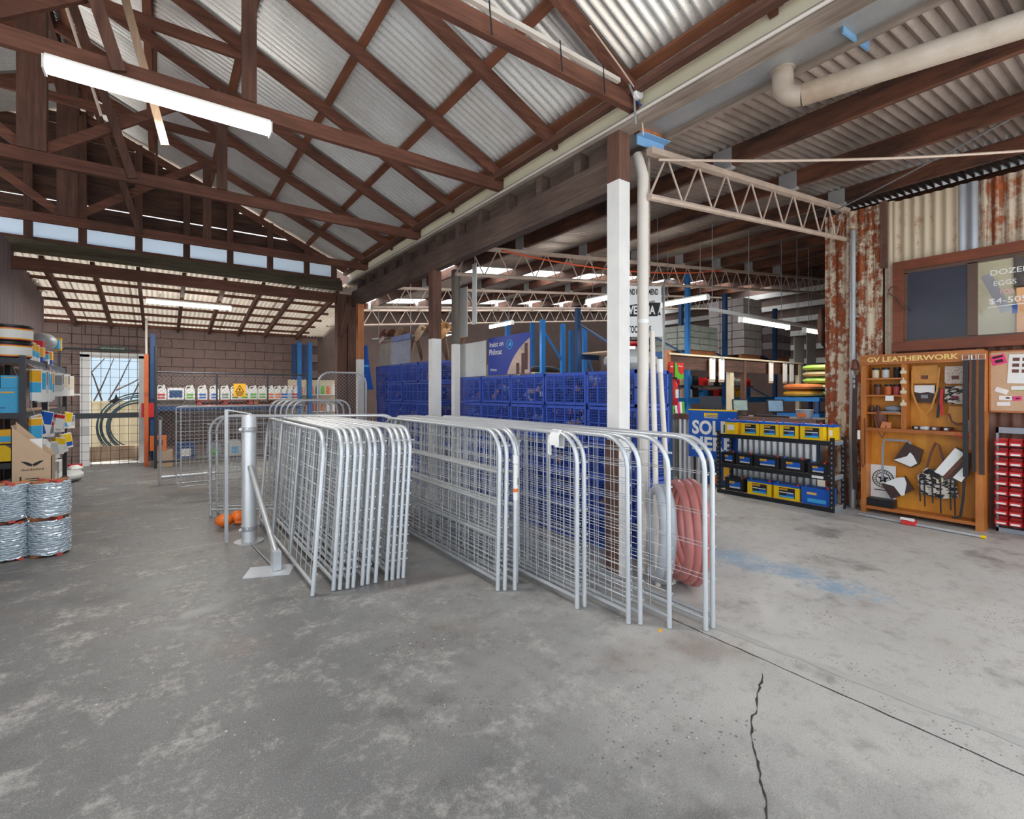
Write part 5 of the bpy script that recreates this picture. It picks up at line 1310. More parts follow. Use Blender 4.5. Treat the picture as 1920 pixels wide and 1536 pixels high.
wr1 = plain('wrapped_carton', (186, 178, 178), .35, 0, .1, 6); wr2 = plain('wrapped_carton_dark', (128, 108, 112), .35, 0, .2, 10); wr3 = plain('wrapped_bag', (164, 172, 164), .35, 0, .2, 12)
carton_pallet(11.35, 6.36, 2.23, 3, 3, 7, .28, .30, .19, 'tall pallet of pale wrapped cartons on the blue rack', wr1, wr1)
carton_pallet(12.75, 6.34, 2.23, 3, 3, 5, .30, .30, .19, 'lower pallet of purple-grey wrapped cartons on the blue rack', wr2, wr1, 2)
carton_pallet(9.3, 6.36, 2.23, 3, 3, 4, .34, .32, .13, 'pallet of wrapped feed bags behind the blue rack leg', wr3, wr3)
def pillow(w, d, h):
    b = MB(); n, m = 16, 6; e = lambda v, q: math.copysign(abs(v) ** q, v)
    for i in range(m + 1):
        ph = -PI / 2 + PI * i / m
        for k in range(n):
            a = 2 * PI * k / n; cr = max(.03, math.cos(ph)) ** .45
            b.v.append((w / 2 * cr * e(math.cos(a), .45), d / 2 * cr * e(math.sin(a), .45), h / 2 + h / 2 * e(math.sin(ph), .8)))
    for i in range(m):
        for k in range(n): b.f.append((i * n + k, i * n + (k + 1) % n, (i + 1) * n + (k + 1) % n, (i + 1) * n + k)); b.m.append(0)
    b.f.append(tuple(reversed(range(n)))); b.m.append(0); b.f.append(tuple(m * n + k for k in range(n))); b.m.append(0)
    return b
def bag_stack(x, y, z, n, c1, c2, label, grp, w=.5, d=.7, h=.12):
    me = None
    for k in range(n):
        o = thing('feed_bag', label + ', ' + ORD[k] + ' bag up', 'bag', (x + random.uniform(-.02, .02), y, z + k * h), random.uniform(-.05, .05), grp)
        pillow(w, d, h).build('sack', (c1, c2)[k % 2], o)
bag_stack(10.9, 4.25, 1.36, 5, plain('lime_sack', (150, 186, 84), .5, 0, .15, 10), plain('tan_sack', (168, 150, 116), .6, 0, .15, 10), 'lime and tan feed bags on a blue pallet by the rusty wall', 'lime feed bags', .8, .6, .13)
bag_stack(10.25, 4.35, 1.36, 2, plain('amber_sack', (206, 150, 40), .5, 0, .15, 10), plain('rust_sack', (196, 110, 50), .5, 0, .15, 10), 'orange and yellow feed bags beside the lime ones', 'orange feed bags', .6, .6, .13)
bag_stack(9.9, 8.3, 2.1, 5, M['red'], M['white'], 'red and white feed bags stacked behind the stockfeeds sign', 'red feed bags', .7, .6, .13)
t = thing('blue_pallet_stand', 'blue steel stand carrying the feed bags', 'stand', (10.6, 4.3, 0)); MB().bb(-.75, .75, -.4, .4, 1.28, 1.355).build('deck', M['blue_rack'], t)
for x in (-.7, .7):
    for y in (-.35, .35): MB().bb(x - .03, x + .03, y - .03, y + .03, 0, 1.28).build('leg', M['blue_dark'], t)
MB().bb(-.75, .75, -.4, .4, .98, 1.05).build('lower_deck', M['blue_rack'], t)
t = thing('pallet_stand', 'plain timber stand under the red feed bags', 'stand', (9.9, 8.3, 0)); MB().bb(-.4, .4, -.35, .35, 2.03, 2.098).build('deck', M['orangewood'], t)
for x in (-.36, .36):
    for y in (-.3, .3): MB().bb(x - .03, x + .03, y - .03, y + .03, 0, 2.03).build('leg', M['blue_rack'], t)
rk2 = thing('pallet_rack', 'bright blue pallet rack seen above the crates', 'rack', (8.1, 9.5, 0))
for x, y, z1 in ((7.45, 9.0, 3.2), (8.1, 9.0, 3.15), (8.85, 9.0, 3.1), (7.2, 10.1, 3.3), (8.0, 10.1, 3.3), (9.4, 10.1, 3.2)): MB().bb(x - .06, x + .06, y - .04, y + .04, 0, z1).build('upright', M['blue_rack'], rk2, w=True)
MB().bar((7.5, 9.0, 2.9), (8.1, 9.0, 2.2), .03, .05).build('brace', M['blue_rack'], rk2, w=True); MB().bar((8.85, 9.0, 2.6), (9.4, 9.2, 1.9), .03, .05).build('brace', M['blue_rack'], rk2, w=True)
for z in (1.85, .9): MB().bb(7.2, 9.4, 8.97, 9.03, z - .06, z + .06).build('beam', M['blue_rack'] if z > 1 else M['orange'], rk2, w=True); MB().bb(7.2, 9.4, 9.0, 10.1, z + .06, z + .08).build('deck', M['ply'], rk2, w=True)
o = MB().sphere((7.9, 9.5, 2.02), .3, 12, 6, (1.8, 1, .35)).build('tarpaulin', M['black']); tag(o, 'dark folded tarpaulin on the bright blue rack', 'tarpaulin')
o = MB().sphere((4.6, 3.9, 1.83), .3, 12, 7, (1.1, 1.1, .5)).build('cloth_heap', M['lightgrey']); tag(o, 'grey cloth heap on the crates behind the white post', 'cloth')
o = MB().bb(4.25, 4.95, 3.55, 4.25, 0, 1.69).build('stock_bin', M['blue_dark']); tag(o, 'dark blue stock bin behind the crates under the grey cloth', 'bin')
for k in range(3):
    o = MB().bb(10.2 + .45 * k, 10.6 + .45 * k, 9.2, 9.7, 1.6, 2.0 + .15 * (k % 2)).build('brown_carton', M['card']); tag(o, 'brown carton beyond the bright blue rack, ' + ORD[k] + ' along', 'box', 'brown cartons beyond the rack')
    o = MB().bb(10.2 + .45 * k - .01, 10.6 + .45 * k + .01, 9.2, 9.7, 0, 1.598).build('pallet_block', M['brown_purple']); tag(o, 'dark stand under the brown cartons, ' + ORD[k] + ' along', 'stand', 'stands under the brown cartons')
# merchandise behind the counter: shelf bays with small stock
for bi, (x0, zlist) in enumerate(((7.3, (1.35, 1.6)), (9.4, (1.36, 1.6)))):
    for z in zlist:
        for k in range(9):
            c = random.choice([('black', M['black']), ('white', M['lightgrey']), ('yellow', M['amber']), ('red', M['red']), ('blue', M['blue_rack']), ('brown', M['card'])])
            h = random.uniform(.12, .22); x = x0 + .22 * k
            o = MB().slab((x, 6.12, 1.347 if z < 1.4 else z), (1, 0, 0), (0, 0, 1), [(-.08, 0), (.08, 0), (.08, h * .8), (.05, h), (-.05, h), (-.08, h * .8)], .2).build('stock_item', c[1])
            tag(o, c[0] + ' stock item behind the counter, ' + ('lower' if z < 1.5 else 'upper') + ' row, ' + ORD[k] + (' along the bay by the extinguisher' if bi == 0 else ' along the bay by the feed bags'), 'stock', 'stock behind the counter')
    t = thing('stock_shelf', ('thin timber shelf over the stock by the extinguisher', 'thin timber shelf over the stock by the feed bags')[bi], 'shelf', (x0 + .9, 6.05, 1.58)); MB().bb(-1.05, 1.05, -.16, .2, 0, .018).build('board', M['beam'], t)
    for s in (-1.02, 1.02): MB().bb(s - .02, s + .02, .1, .14, -.235, 0).build('bracket', M['black'], t)
# goods rack in the gap between crate stacks
t = thing('goods_shelf', 'pale shelf of tins in the gap between the crate stacks', 'shelving', (4.2, 6.3, 0))
MB().bb(.15, .2, -.45, .45, 0, 1.9).build('back', M['cream'], t)
for z in (.7, 1.05, 1.4): MB().bb(-.15, .15, -.45, .45, z - .02, z).build('shelf', M['white'], t)
for z in (.7, 1.05, 1.4):
    for k in range(5):
        c = random.choice([('red', M['red']), ('yellow', M['yellow']), ('white', M['white']), ('blue', M['blue'])])
        o = thing('tin', c[0] + ' tin in the gap between the crates, ' + {.7: 'lowest', 1.05: 'middle', 1.4: 'top'}[z] + ' shelf, ' + ORD[k] + ' along', 'tin', (4.12, 5.95 + .17 * k, z + .002), 0, 'tins between the crate stacks')
        MB().lathe([(.07, 0), (.07, .2), (.06, .205)], 14).build('body', c[1], o); MB().lathe([(.072, .07), (.072, .13)], 14).build('band', M['white'], o)
# yellow and green bottles seen between the pipes
t = thing('goods_shelf', 'dark shelf of yellow stock seen between the white pipes', 'shelving', (5.6, 4.75, 0))
MB().bb(-.4, .4, .2, .24, 0, 2.0).build('back', M['brown_purple'], t)
for z in (.85, 1.2, 1.55): MB().bb(-.4, .4, -.1, .2, z - .02, z).build('shelf', M['dark'], t)
for z in (.85, 1.2, 1.55):
    for k in range(4):
        c = (('yellow', M['yellow']), ('green', M['green']), ('yellow', M['yellow']), ('red', M['red']))[(k + int(z * 10)) % 4]
        o = thing('bottle', c[0] + ' bottle between the white pipes, ' + {.85: 'lowest', 1.2: 'middle', 1.55: 'top'}[z] + ' shelf, ' + ORD[k] + ' along', 'bottle', (5.3 + .18 * k, 4.75, z + .002), 0, 'bottles between the white pipes')
        MB().lathe([(.06, 0), (.06, .16), (.03, .2), (.03, .22)], 12).build('body', c[1], o); MB().lathe([(.034, .22), (.034, .25), (.01, .252)], 10).build('cap', M['white'], o)
# rusty dish, hung grey panels, hook chain
t = thing('rusty_disc', 'round rusty plough disc hung on the corner of the rusty wall', 'disc', (7.45, 2.86, 2.35)); MB().lathe([(.02, .05), (.16, .035), (.30, .0), (.30, .008), (.16, .045), (.02, .06)], 24, (0, 0, 0), Matrix.Rotation(PI / 2, 3, 'X')).build('dish', M['rust_d'], t)
for i, (x, w, z0, z1) in enumerate(((12.3, .5, 1.75, 2.75), (12.95, .5, 1.75, 2.9))):
    o = MB().bb(x - w / 2, x + w / 2, 5.3, 5.32, z0, z1).build('grey_notice', M['lightgrey']); MB().tube([(x, 5.31, z1), (x, 5.31, sz(x) - .02)], .005, 4).build('hanger', M['grey'], o); tag(o, ('grey panel hung past the cream post, nearer the header', 'grey panel hung past the cream post, nearer the rusty wall')[i], 'panel')
t = thing('wall_pipe', 'grey pipe running down the rusty wall beside the leather stand', 'pipe', (7.08, 2.42, 0)); MB().tube([(0, 0, 0), (0, 0, 3.5)], .033, 12).build('pipe', M['galv_dull'], t)
for z in (.8, 2.4): MB().bb(.0, .1, -.04, .04, z, z + .03).build('clip', M['galv_dull'], t)
for lb, a, c, p_ in (('fluorescent light half hidden behind the white post', (5.92, 5.15, 3.0), (5.92, 5.95, 3.0), 12), ('fluorescent light beside the stockfeeds sign', (7.2, 4.5, 3.0), (7.2, 5.4, 3.0), 12), ('small fluorescent light glowing above the blue poster', (6.33, 8.7, 3.0), (6.33, 9.57, 3.0), 12), ('fluorescent light hung over the counter on a long conduit', (7.4, 4.05, 2.6), (8.95, 4.05, 2.6), 10), ('short fluorescent light at the far end of the long conduit', (9.6, 4.05, 2.6), (10.7, 4.05, 2.6), 8), ('small fluorescent light far back behind the blank board', (6.2, 10.7, 3.0), (6.2, 11.5, 3.0), 12)):
    batten_light(lb, a, c, .08, p_)
o = MB().bar((6.55, 4.05, 2.675), (10.8, 4.05, 2.675), .05, .05).build('light_conduit', M['lightgrey']); tag(o, 'long pale conduit carrying the lights over the counter', 'conduit')
MB().tube([(6.6, 4.05, 2.7), (6.6, 4.05, 3.95)], .006, 5).build('hanger', M['grey'], o); MB().tube([(9.3, 4.05, 2.7), (9.3, 4.05, 4.2)], .006, 5).build('hanger', M['grey'], o)
# ================================================================ LEATHER STAND
ls = thing('leather_stand', 'varnished pine display stand lettered for leatherwork', 'display stand', (7.05, 1.74, 0))
MB().bb(6.95, 7.15, 2.235, 2.29, 0, 1.86).build('side_post', M['varnish'], ls, w=True); MB().bb(6.93, 7.15, 1.19, 1.255, 0, 1.90).build('side_post', M['varnish'], ls, w=True)
MB().bb(7.13, 7.15, 1.25, 2.24, .05, 1.86).build('back_panel', M['plyback'], ls, w=True)
hb = MB().bb(6.925, 6.95, 1.19, 2.29, 1.785, 1.905).build('header_board', M['varnish_y'], ls, w=True)
sgn = plain('routed_letters', (250, 214, 130), .6, 0, .03, 6)
text('GV LEATHERWORK', (6.9245, 1.80, 1.818), Lx, Ux, .055, sgn, ls, .83, bold=.03, world=True)
MB().bb(6.95, 7.13, 1.25, 2.24, 1.005, 1.03).build('shelf', M['varnish_y'], ls, w=True); MB().bb(6.93, 6.95, 1.25, 2.24, .99, 1.03).build('shelf_edge', M['varnish_y'], ls, w=True)
MB().bb(6.94, 7.13, 1.25, 2.24, .05, .085).build('shelf', M['varnish_y'], ls, w=True)
for z in (1.625, 1.425, 1.215): MB().bb(6.95, 7.13, 1.89, 2.235, z - .02, z).build('small_shelf', M['varnish_y'], ls, w=True)
MB().bb(6.95, 7.13, 1.845, 1.89, 1.03, 1.785).build('divider', M['varnish'], ls, w=True)
JC = [(2.162, 1.627, M['cream'], 'white-labelled jar, first on the top jar shelf'), (2.062, 1.627, M['lightgrey'], 'grey-labelled jar, middle of the top jar shelf'), (1.95, 1.627, M['ink'], 'black-labelled jar on the top jar shelf by the divider'), (2.142, 1.427, M['leather'], 'dark brown jar, first on the second jar shelf'), (2.037, 1.427, M['orange_steel'], 'orange jar on the second jar shelf'), (1.953, 1.427, plain('rose_jar', (176, 70, 76), .4), 'rose-red jar on the second jar shelf')]
for y, z, c, lb in JC:
    t = thing('jar', lb, 'jar', (7.03, y, z), 0, 'jars on the leather stand'); MB().lathe([(.034, 0), (.036, .01), (.036, .095), (.03, .10)], 16).build('glass', c, t); MB().lathe([(.037, .10), (.037, .122), (.03, .124)], 16).build('lid', M['black'], t)
t = thing('price_card', 'small white price card on the jar shelf edge', 'card', (6.945, 2.0, 1.355)); MB().bb(-.002, 0, -.04, .04, 0, .06).build('card', M['white'], t)
t = thing('flat_cap', 'grey folded cap on the third jar shelf', 'cap', (7.03, 1.99, 1.217)); MB().sphere((0, 0, .045), .06, 12, 6, (1, 1.5, .7)).build('crown', M['greyblue'], t); MB().bb(-.08, -.03, -.09, .09, 0, .012).build('brim', M['grey'], t)
for y, c in ((2.19, 'first'), (2.13, 'second')):
    t = thing('small_pouch', c + ' little dark pouch on the third jar shelf', 'pouch', (7.0, y, 1.217)); MB().lathe([(.022, 0), (.024, .05), (.012, .075), (.014, .085)], 10).build('pouch', M['leather_dk'], t)
t = thing('leather_bucket', 'brown leather bucket bag on the main shelf', 'bag', (7.02, 2.11, 1.032)); MB().lathe([(.06, 0), (.065, .01), (.075, .20), (.07, .205), (.066, .19)], 18).build('body', M['leather'], t); MB().ribbon([(-.05, .05, .19), (-.07, .03, .1), (-.085, .0, -.03), (-.085, -.04, -.12), (-.085, -.08, -.02), (-.06, -.06, .19)], (0, 1, 0), .012, .003).build('strap', M['leather'], t)
t = thing('tan_pouch', 'small tan leather pouch in front of the bucket bag', 'pouch', (6.96, 1.99, 1.033)); MB().slab((0, .05, .0), Lx, Ux, [(-.05, .0), (.05, 0), (.06, .07), (-.03, .075)], .02).build('body', plain('bright_tan', (206, 124, 78), .5), t)
for i, z in enumerate((1.67, 1.555, 1.44, 1.30)):
    t = thing('ear_tag', 'pale ear-tag shaped label hung on the divider, ' + ORD[i] + ' from the top', 'tag', (6.945, 1.868, z), 0, 'tags on the divider'); MB().slab((0, 0, 0), Lx, Ux, [(-.028, 0), (.028, 0), (.03, .03), (.01, .045), (.006, .07), (-.006, .07), (-.01, .045), (-.03, .03)], .003).build('tag', M['cream'], t)
def strap_bag(name, label, y0, y1, z0, z1, mat, x=7.08, strap=None, smat=None, patch=None, flap=None):
    t = thing(name, label, 'bag', (x, (y0 + y1) / 2, z0), 0, 'bags on the leather stand'); w = abs(y1 - y0) / 2; h = z1 - z0
    b = MB(); b.slab((0, 0, 0), Lx, Ux, [(-w, .02), (-w + .02, 0), (w - .02, 0), (w, .02), (w * .96, h), (-w * .96, h)], .045); b.build('body', mat, t)
    if flap: MB().slab((-.046, 0, 0), Lx, Ux, [(-w * .97, h), (-w * .97, h * .62), (-w * .4, h * .55), (w * .3, h * .62), (w * .97, h * .52), (w * .97, h)], .003).build('flap', flap, t)
    if patch: MB().bb(-.0525, -.045, -.03, .03, h * .25, h * .45).build('patch', patch, t)
    if strap: MB().ribbon([(-.05, p[0], p[1]) for p in strap], (1, 0, 0), .004, .018).build('strap', smat, t)
    return t
strap_bag('shoulder_bag', 'tan leather shoulder bag with a dark patch, top of the stand', 1.58, 1.815, 1.555, 1.762, M['leather_tan'], patch=M['leather'], strap=[(.11, .15), (.11, -.1), (.06, -.27), (.0, -.36), (-.06, -.28), (-.11, -.08), (-.13, .18)], smat=M['leather_tan'])
strap_bag('cowhide_bag', 'brown and white cowhide bag under the tan shoulder bag', 1.61, 1.797, 1.337, 1.535, M['leather_dk'], flap=M['white'], patch=M['grey'], x=7.10)
strap_bag('cowhide_bag', 'speckled white cowhide bag beside the tan shoulder bag', 1.345, 1.525, 1.55, 1.742, plain('speckled_hide', (206, 190, 178), .7, 0, .4, 60), patch=M['leather'])
zeb, nt, p = new_mat('streaked_hide'); zc = coords(nt, (30, 9, 22)); zf = noise(nt, zc, 1.6, 3, .7); zr = ramp(nt, zf, [(.47, srgb(30, 28, 28)), (.54, srgb(214, 204, 192))]); nt.links.new(zr.outputs[0], p.inputs['Base Color']); p.inputs['Roughness'].default_value = .8; M['zebra'] = zeb
strap_bag('cowhide_bag', 'black and white streaked hide bag under the speckled one', 1.35, 1.525, 1.33, 1.525, M['zebra'], patch=plain('maroon', (112, 34, 48), .5))
strap_bag('shoulder_bag', 'tan hide pouch above the main shelf near the belts', 1.345, 1.50, 1.12, 1.30, M['leather_tan'], x=7.11, strap=[(.07, .1), (.05, .02), (0, -.02), (-.06, .0)], smat=M['leather'])
t = thing('scarf', 'red and black ribbon tassel hanging beside the streaked bag', 'tassel', (7.04, 1.555, 1.15)); MB().ribbon([(0, .02, .36), (.0, .015, .2), (0, .03, .02)], Lx, .025, .004).build('black_ribbon', M['leather_bk'], t); MB().ribbon([(-.006, -.01, .34), (-.006, -.0, .2), (-.006, -.015, .05)], Lx, .028, .004).build('red_ribbon', M['red'], t)
for i, (y, c, lb) in enumerate(((1.76, M['leather_bk'], 'black coiled belt on the main shelf'), (1.70, M['lightgrey'], 'pale coiled belt with a buckle on the main shelf'), (1.60, M['leather'], 'brown coiled belt on the main shelf'), (1.50, M['leather_dk'], 'dark coiled belt on the main shelf near the red strap'))):
    t = thing('coiled_belt', lb, 'belt', (7.03, y, 1.034), 0, 'coiled belts on the main shelf'); b = MB()
    b.ribbon([((.03 + .0035 * k / 6) * math.cos(k * .5), (.03 + .0035 * k / 6) * math.sin(k * .5), .017) for k in range(40)], (0, 0, 1), .034, .003); b.build('coil', c, t)
    MB().bb(-.06, -.05, -.015, .015, .005, .03).build('buckle', M['galv'], t)
t = thing('red_strap', 'red leather strap looping over the shelf edge', 'strap', (6.94, 1.40, 1.0)); MB().ribbon([(.06, .06, .04), (.0, .04, .035), (-.015, .0, .0), (-.015, -.05, -.03), (-.01, -.10, -.02)], (.3, .3, 1), .018, .003).build('strap', M['red'], t)
o = MB().lathe([(.04, 0), (.042, .12), (.036, .125)], 14, (7.04, 1.33, 1.032)).build('white_box', M['lightgrey']); tag(o, 'pale round tin on the main shelf behind the belts', 'tin')
# lower compartment
def hide_bag(name, label, pts, mat, patches, x, strap=None, smat=None):
    cy, cz = sum(p[0] for p in pts) / len(pts), min(p[1] for p in pts)
    t = thing(name, label, 'bag', (x, cy, cz), 0, 'bags on the leather stand')
    f = lambda P: [(cy - a, c - cz) for a, c in P]
    MB().slab((0, 0, 0), Lx, Ux, f(pts)[::-1] if False else f(pts), .04).build('body', mat, t)
    for m_, P in patches: MB().slab((-.041, 0, 0), Lx, Ux, f(P), .002).build('hide_patch', m_, t)
    if strap: MB().ribbon([(-.03, a - cy, c - cz) for a, c in strap], (1, 0, 0), .004, .024).build('strap', smat, t)
    return t
hide_bag('cowhide_bag', 'tilted brown and white cowhide bag in the lower compartment', [(1.99, .648), (1.821, .578), (1.75, .63), (1.716, .796), (1.868, .87)], M['leather_dk'], [(M['white'], [(1.985, .655), (1.825, .59), (1.765, .64), (1.80, .72), (1.83, .76), (1.86, .71)])], 7.08, [(1.82, .60), (1.835, .88), (1.90, .89), (2.08, .885), (2.095, .80), (2.10, .40)], M['greyblue'])
hide_bag('cowhide_bag', 'brown and white hide pouch hanging over the round emblem poster', [(2.091, .359), (1.996, .192), (1.90, .25), (1.785, .333), (1.868, .483)], M['leather_dk'], [(M['white'], [(2.07, .37), (1.97, .35), (1.90, .25), (1.87, .26), (1.85, .40), (1.87, .47), (1.95, .45)])], 7.03)
t = hide_bag('fringed_bag', 'black and white fringed hide bag with a leather loop handle', [(1.762, .50), (1.74, .30), (1.55, .27), (1.409, .31), (1.43, .46), (1.50, .56), (1.68, .60)], M['zebra'], [(M['leather_bk'], [(1.66, .58), (1.63, .42), (1.57, .42), (1.56, .57)])], 7.07, [(1.68, .60), (1.64, .78), (1.60, .89), (1.57, .86), (1.53, .68)], M['leather'])
for k in range(9):
    y = 1.73 - .037 * k + random.uniform(-.008, .008)
    if .1 < abs(y - 1.6) or k % 2: MB().ribbon([(-.046, y - 1.58, .25), (-.05, y - 1.58 + .004, .1), (-.046, y - 1.58, -.06 - .05 * (k % 3))], Lx, .013, .004).build('fringe_strand', M['leather_bk'], t)
MB().ribbon([(-.048, .04, .23), (-.05, .0, .21), (-.05, .0, .17), (-.048, -.04, .19), (-.048, -.04, .24)], Lx, .018, .003).build('buckle', M['cream'], t)
hide_bag('fold_over_clutch', 'slanted white and brown fold-over clutch in the lower compartment', [(1.598, .571), (1.50, .52), (1.368, .484), (1.315, .574), (1.30, .795), (1.42, .86)], M['leather_dk'], [(M['white'], [(1.595, .572), (1.52, .535), (1.345, .80), (1.42, .855)]), (M['leather'], [(1.515, .533), (1.485, .52), (1.318, .775), (1.342, .797)]), (M['white'], [(1.44, .53), (1.37, .49), (1.325, .58), (1.36, .65)])], 7.0, [(1.35, .50), (1.36, .30), (1.38, .12), (1.45, .085)], M['leather_bk'])
t = thing('emblem_poster', 'white poster with a round black star emblem in the lower compartment', 'poster', (7.11, 2.11, .17)); MB().bb(-.003, .003, -.125, .125, 0, .40).build('sheet', M['white'], t)
b = MB()
for R0 in (.105, .072): b.tube([(-.005, R0 * math.cos(a), .235 + R0 * math.sin(a)) for a in [2 * PI * k / 28 for k in range(28)]], .005, 5, closed=True)
for k in range(22):
    a = 2 * PI * k / 22; b.box((-.004, .089 * math.cos(a), .235 + .089 * math.sin(a)), (.002, .008, .016), Matrix.Rotation(a - PI / 2, 3, 'X'))
b.slab((-.0035, 0, .235), Lx, Ux, [((.068 if k % 2 == 0 else .027) * math.sin(PI * k / 5), (.068 if k % 2 == 0 else .027) * math.cos(PI * k / 5)) for k in range(9, -1, -1)], .001); b.build('emblem', M['ink'], t)
MB().bb(-.0045, -.003, -.09, .09, .09, .10).build('text_line', M['ink'], t)
o = MB().bb(6.96, 7.10, 1.97, 2.23, .087, .175).build('black_box', M['dark']); tag(o, 'low black box on the bottom shelf under the emblem poster', 'box')
# belts and straps on the posts
for i, (y, z0, c, w, lb) in enumerate(((1.325, .56, M['leather_bk'], .042, 'wide black leather belt, first of the belts on the stand post'), (1.285, .85, M['leather'], .02, 'narrow brown belt between the two black belts'), (1.262, .62, M['leather_bk'], .03, 'studded black belt in the middle of the belts'), (1.20, .60, M['leather_dk'], .045, 'wide dark brown belt, last of the belts beside the cork board'))):
    t = thing('hanging_belt', lb, 'belt', (6.90, y, z0), 0, 'belts hanging on the stand post'); L__ = 1.80 - z0
    MB().ribbon([(0, 0, L__), (-.006, .003, L__ * .6), (0, 0, 0)], Lx, w, .005).build('strap', c, t)
    b = MB(); b.tube([(-.006, s * w * .6, L__ + d) for s, d in ((-1, -.0), (-1, .05), (1, .05), (1, 0))], .005, 6, closed=True); b.build('buckle', M['galv'], t)
t = thing('hanging_strap', 'dark leather bridle strap hanging left of the stand', 'strap', (6.98, 2.36, .25)); MB().ribbon([(0, 0, 1.42), (-.004, .01, .7), (0, 0, 0)], Lx, .05, .006).build('strap', M['leather_dk'], t); MB().lathe([(.03, 0), (.045, .02), (.04, .1), (.02, .13)], 10, (-.02, 0, 1.48)).build('cup', M['leather'], t)
for k in range(3): MB().tube([(-.03 + .022 * math.cos(a), .0, 1.40 - .06 * k + .022 * math.sin(a)) for a in [2 * PI * i / 10 for i in range(10)]], .004, 5, closed=True).build('ring', M['galv'], t)
t = thing('hanging_strap', 'thin brown loop strap hanging on the front of the stand post', 'strap', (6.93, 2.26, .54)); MB().ribbon([(0, .028, .6), (-.004, .026, .2), (-.004, .02, .05), (-.005, 0, 0), (-.004, -.018, .05), (-.004, -.02, .2), (0, -.015, .6)], (1, 0, 0), .003, .012).build('loop', M['leather'], t)
t = thing('hanging_tag', 'white swing tag hanging on the stand post', 'tag', (6.925, 2.30, .88)); MB().bb(-.002, 0, -.012, .018, 0, .11).build('card', M['white'], t)
# pole on the floor
t = thing('floor_pole', 'silver pole with a red and white wrapper lying before the leather stand', 'pole', (6.62, 1.8, .0)); MB().tube([(6.68, 2.22, .018), (6.62, 1.14, .018)], .014, 10).build('pole', M['galv'], t, w=True); MB().tube([(6.62, 1.16, .018), (6.618, 1.12, .018)], .016, 10).build('end_cap', M['yellow'], t, w=True)
b = MB(); b.box((6.655, 1.74, .03), (.07, .13, .05), Matrix.Rotation(.3, 3, 'Z')); b.build('wrapper', M['red'], t, w=True); MB().box((6.65, 1.75, .05), (.06, .12, .03), Matrix.Rotation(.5, 3, 'Y')).build('wrapper_top', M['white'], t, w=True)
# cork board and notes
cb = thing('cork_board', 'cork notice board on the rusty wall beside the belts', 'notice board', (7.15, .8, 1.25)); MB().bb(7.135, 7.16, .42, 1.18, 1.26, 1.88).build('cork', M['cork'], cb, w=True)
for y0, y1, z0, z1 in ((.42, 1.18, 1.245, 1.262), (.42, 1.18, 1.878, 1.892), (1.172, 1.185, 1.25, 1.89)): MB().bb(7.125, 7.162, y0, y1, z0, z1).build('frame', M['varnish_y'], cb, w=True)
def note(label, y, z, w, h, mat, rot=0.0, extra=None):
    t = thing('pinned_note', label, 'note', (7.132, y, z), 0, 'notes on the cork board'); t.rotation_euler = (rot, 0, 0); MB().bb(-.001, .001, -w / 2, w / 2, 0, h).build('paper', mat, t)
    for m_, a, c, d, e in (extra or []): MB().bb(-.002, -.001, a, c, d, e).build('print', m_, t)
note('pink tag pinned at the top of the cork board', 1.10, 1.75, .11, .10, M['pink'], -.25, [(M['ink'], -.03, .03, .02, .05), (M['ink'], -.04, .04, .07, .09)])
note('white sheet with photo rows on the cork board', .93, 1.545, .24, .30, M['white'], .05, [(M['leather'], a, a + .05, d, d + .035) for a in (-.10, -.03, .04) for d in (.23, .17, .11)])
note('small white card, tilted, below the pink tag', 1.10, 1.45, .10, .05, M['white'], .4); note('white card with green edge at the right of the cork board', .96, 1.475, .12, .045, M['white'], 0, [(M['green'], -.06, .06, 0, .006)])
note('white and black card in the middle of the lower notes', 1.06, 1.375, .10, .045, M['white'], .05, [(M['ink'], -.03, .0, .015, .03)]); note('little pink card beside the black and white one', .975, 1.37, .07, .045, M['pink'], -.1, [(M['ink'], -.02, .01, .015, .03)]); note('plain white card lowest on the cork board', 1.075, 1.315, .10, .04, M['white'], -.03)
# red parts bins on louvre panel
lp = thing('bin_panel', 'grey louvre panel carrying red parts bins', 'panel', (7.13, .85, 0))
for y in (1.13, .45): MB().bb(7.12, 7.16, y - .02, y + .0, 0, 1.09).build('side_rail', M['greyblue'], lp, w=True)
MB().bb(7.12, 7.16, .45, 1.13, 1.03, 1.09).build('top_rail', M['greyblue'], lp, w=True); MB().bb(7.12, 7.16, .45, 1.13, .0, .04).build('bottom_rail', M['greyblue'], lp, w=True)
b = MB()
for k in range(9): b.bb(7.14, 7.15, .45, 1.12, .085 + .102 * k, .135 + .102 * k)
b.build('louvres', M['greyblue'], lp, w=True)
bn = MB(); w, d, h = .095, .10, .075
bn.bb(0, -d, -w / 2, w / 2, 0, .004); bn.bb(0, -.003, -w / 2, w / 2, 0, h)
for s in (-1, 1): bn.slab((0, s * w / 2, 0), (-1, 0, 0), Ux, [(0, 0), (d, 0), (d, .04), (d * .55, h), (0, h)], -.003 * s)
bn.bb(-d, -d + .003, -w / 2, w / 2, 0, .042)
bme = bn.mesh('tray', M['red']); lme = MB().bb(-d - .001, -d, -w * .36, w * .36, .008, .026).mesh('label', M['white'])
cme = MB()
rr_ = random.Random(3)
for k in range(14):
    p = Vector((-rr_.uniform(.02, .08), rr_.uniform(-.035, .035), .01 + rr_.uniform(0, .02))); q = Vector((rr_.uniform(-1, 1), rr_.uniform(-1, 1), rr_.uniform(-.3, .3))).normalized() * .014; cme.tube([p - q, p + q], .004, 5)
cme = cme.mesh('hardware', M['galv'])
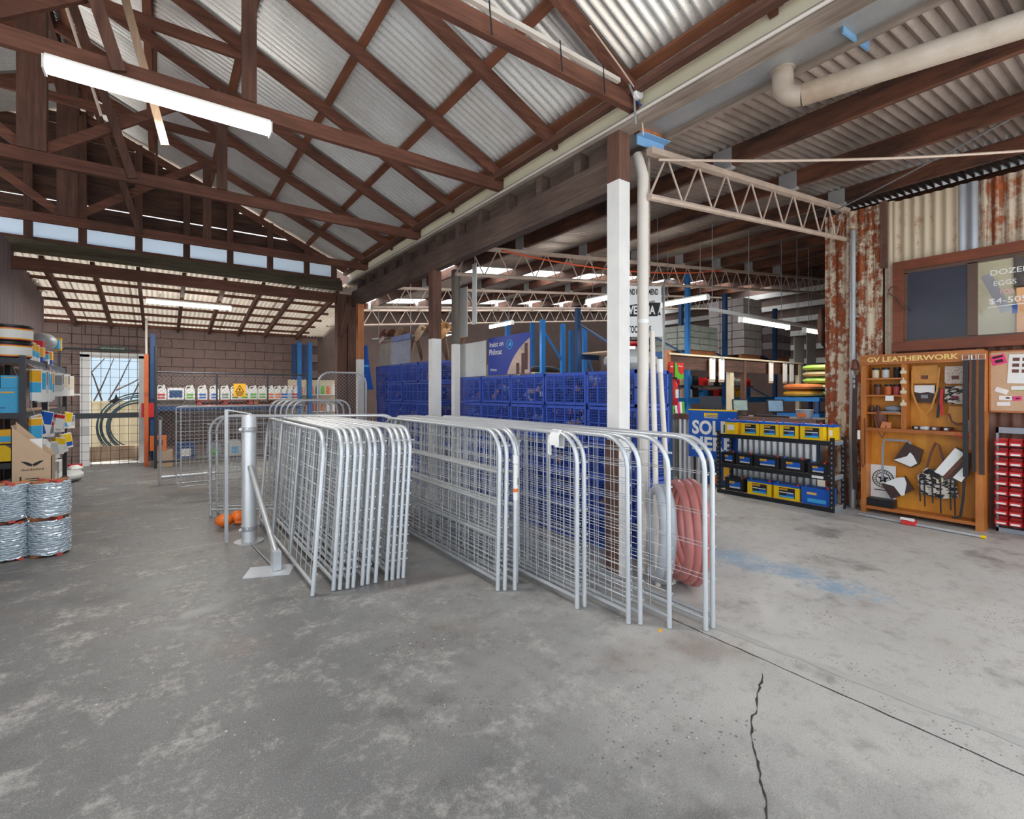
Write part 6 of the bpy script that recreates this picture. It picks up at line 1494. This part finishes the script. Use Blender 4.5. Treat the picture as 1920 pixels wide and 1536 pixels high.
for r in range(9):
    for c in range(5):
        t = thing('parts_bin', 'red parts bin, ' + ORD[r] + ' row down, ' + ORD[c] + ' bin from the leather stand', 'bin', (7.138, 1.08 - .105 * c, .902 - .102 * r), 0, 'red bins on the louvre panel'); ty_ = link('tray', bme, t); link('label', lme, ty_)
        if c > 0: h_ = link('hardware', cme, t); h_['kind'] = 'stuff'
# office things behind the window
t = thing('office_whiteboard', 'dark and pale boards on the wall inside the office window', 'board', (9.48, 1.2, 2.0)); MB().bb(-.03, 0, -.9, .12, .9, 1.5).build('dark_board', M['ink'], t); MB().bb(-.03, 0, -1.2, .10, -.3, .88).build('brown_board', plain('tan_board', (176, 132, 92), .7), t)
t = thing('clear_sleeve', 'tilted clear plastic sleeve stuck inside the office window', 'sleeve', (7.19, 1.12, 2.30)); MB().bar((0, .10, .42), (0, -.06, 0), .09, .004, (1, 0, 0)).build('sleeve', plain('clear_plastic', (186, 186, 192), .3, 0, .08, 8), t)
o = MB().bb(7.185, 7.19, .98, 1.02, 2.28, 2.38).build('blue_sticker', M['blue']); tag(o, 'small blue sticker inside the office window', 'sticker')
t = thing('office_light', 'fluorescent light on the office ceiling', 'light', (8.4, 1.0, 3.6)); MB().bb(-.6, .6, -.07, .07, -.05, .05).build('diffuser', M['lamp'], t)
ld = bpy.data.lights.new('office_glow', 'AREA'); ld.shape = 'RECTANGLE'; ld.size = 1.2; ld.size_y = .14; ld.energy = 8; lo = bpy.data.objects.new('office_glow', ld); COL.objects.link(lo); lo.parent = t; lo.location = (0, 0, -.06)
t = thing('window_bird', 'rusty horseshoe ornament hung on the corner of the window frame', 'ornament', (7.09, 1.98, 2.62)); MB().tube([(0, .08, .03), (0, .0, -.02), (0, -.06, -.14), (-.01, -.1, -.2)], .012, 6).build('hook', M['rust_d'], t); MB().tube([(0, .02 + .05 * math.cos(a), .05 + .05 * math.sin(a)) for a in [PI * i / 8 for i in range(9)]], .008, 6).build('curl', M['rust_d'], t)
# yellow leaf by the gates
o = MB().slab((2.47, 1.86, .002), (1, .3, 0), (-.3, 1, 0), [(-.02, 0), (0, -.012), (.022, 0), (.005, .014)], .004).build('fallen_leaf', M['amber']); tag(o, 'small yellow leaf on the floor by a gate foot', 'leaf')
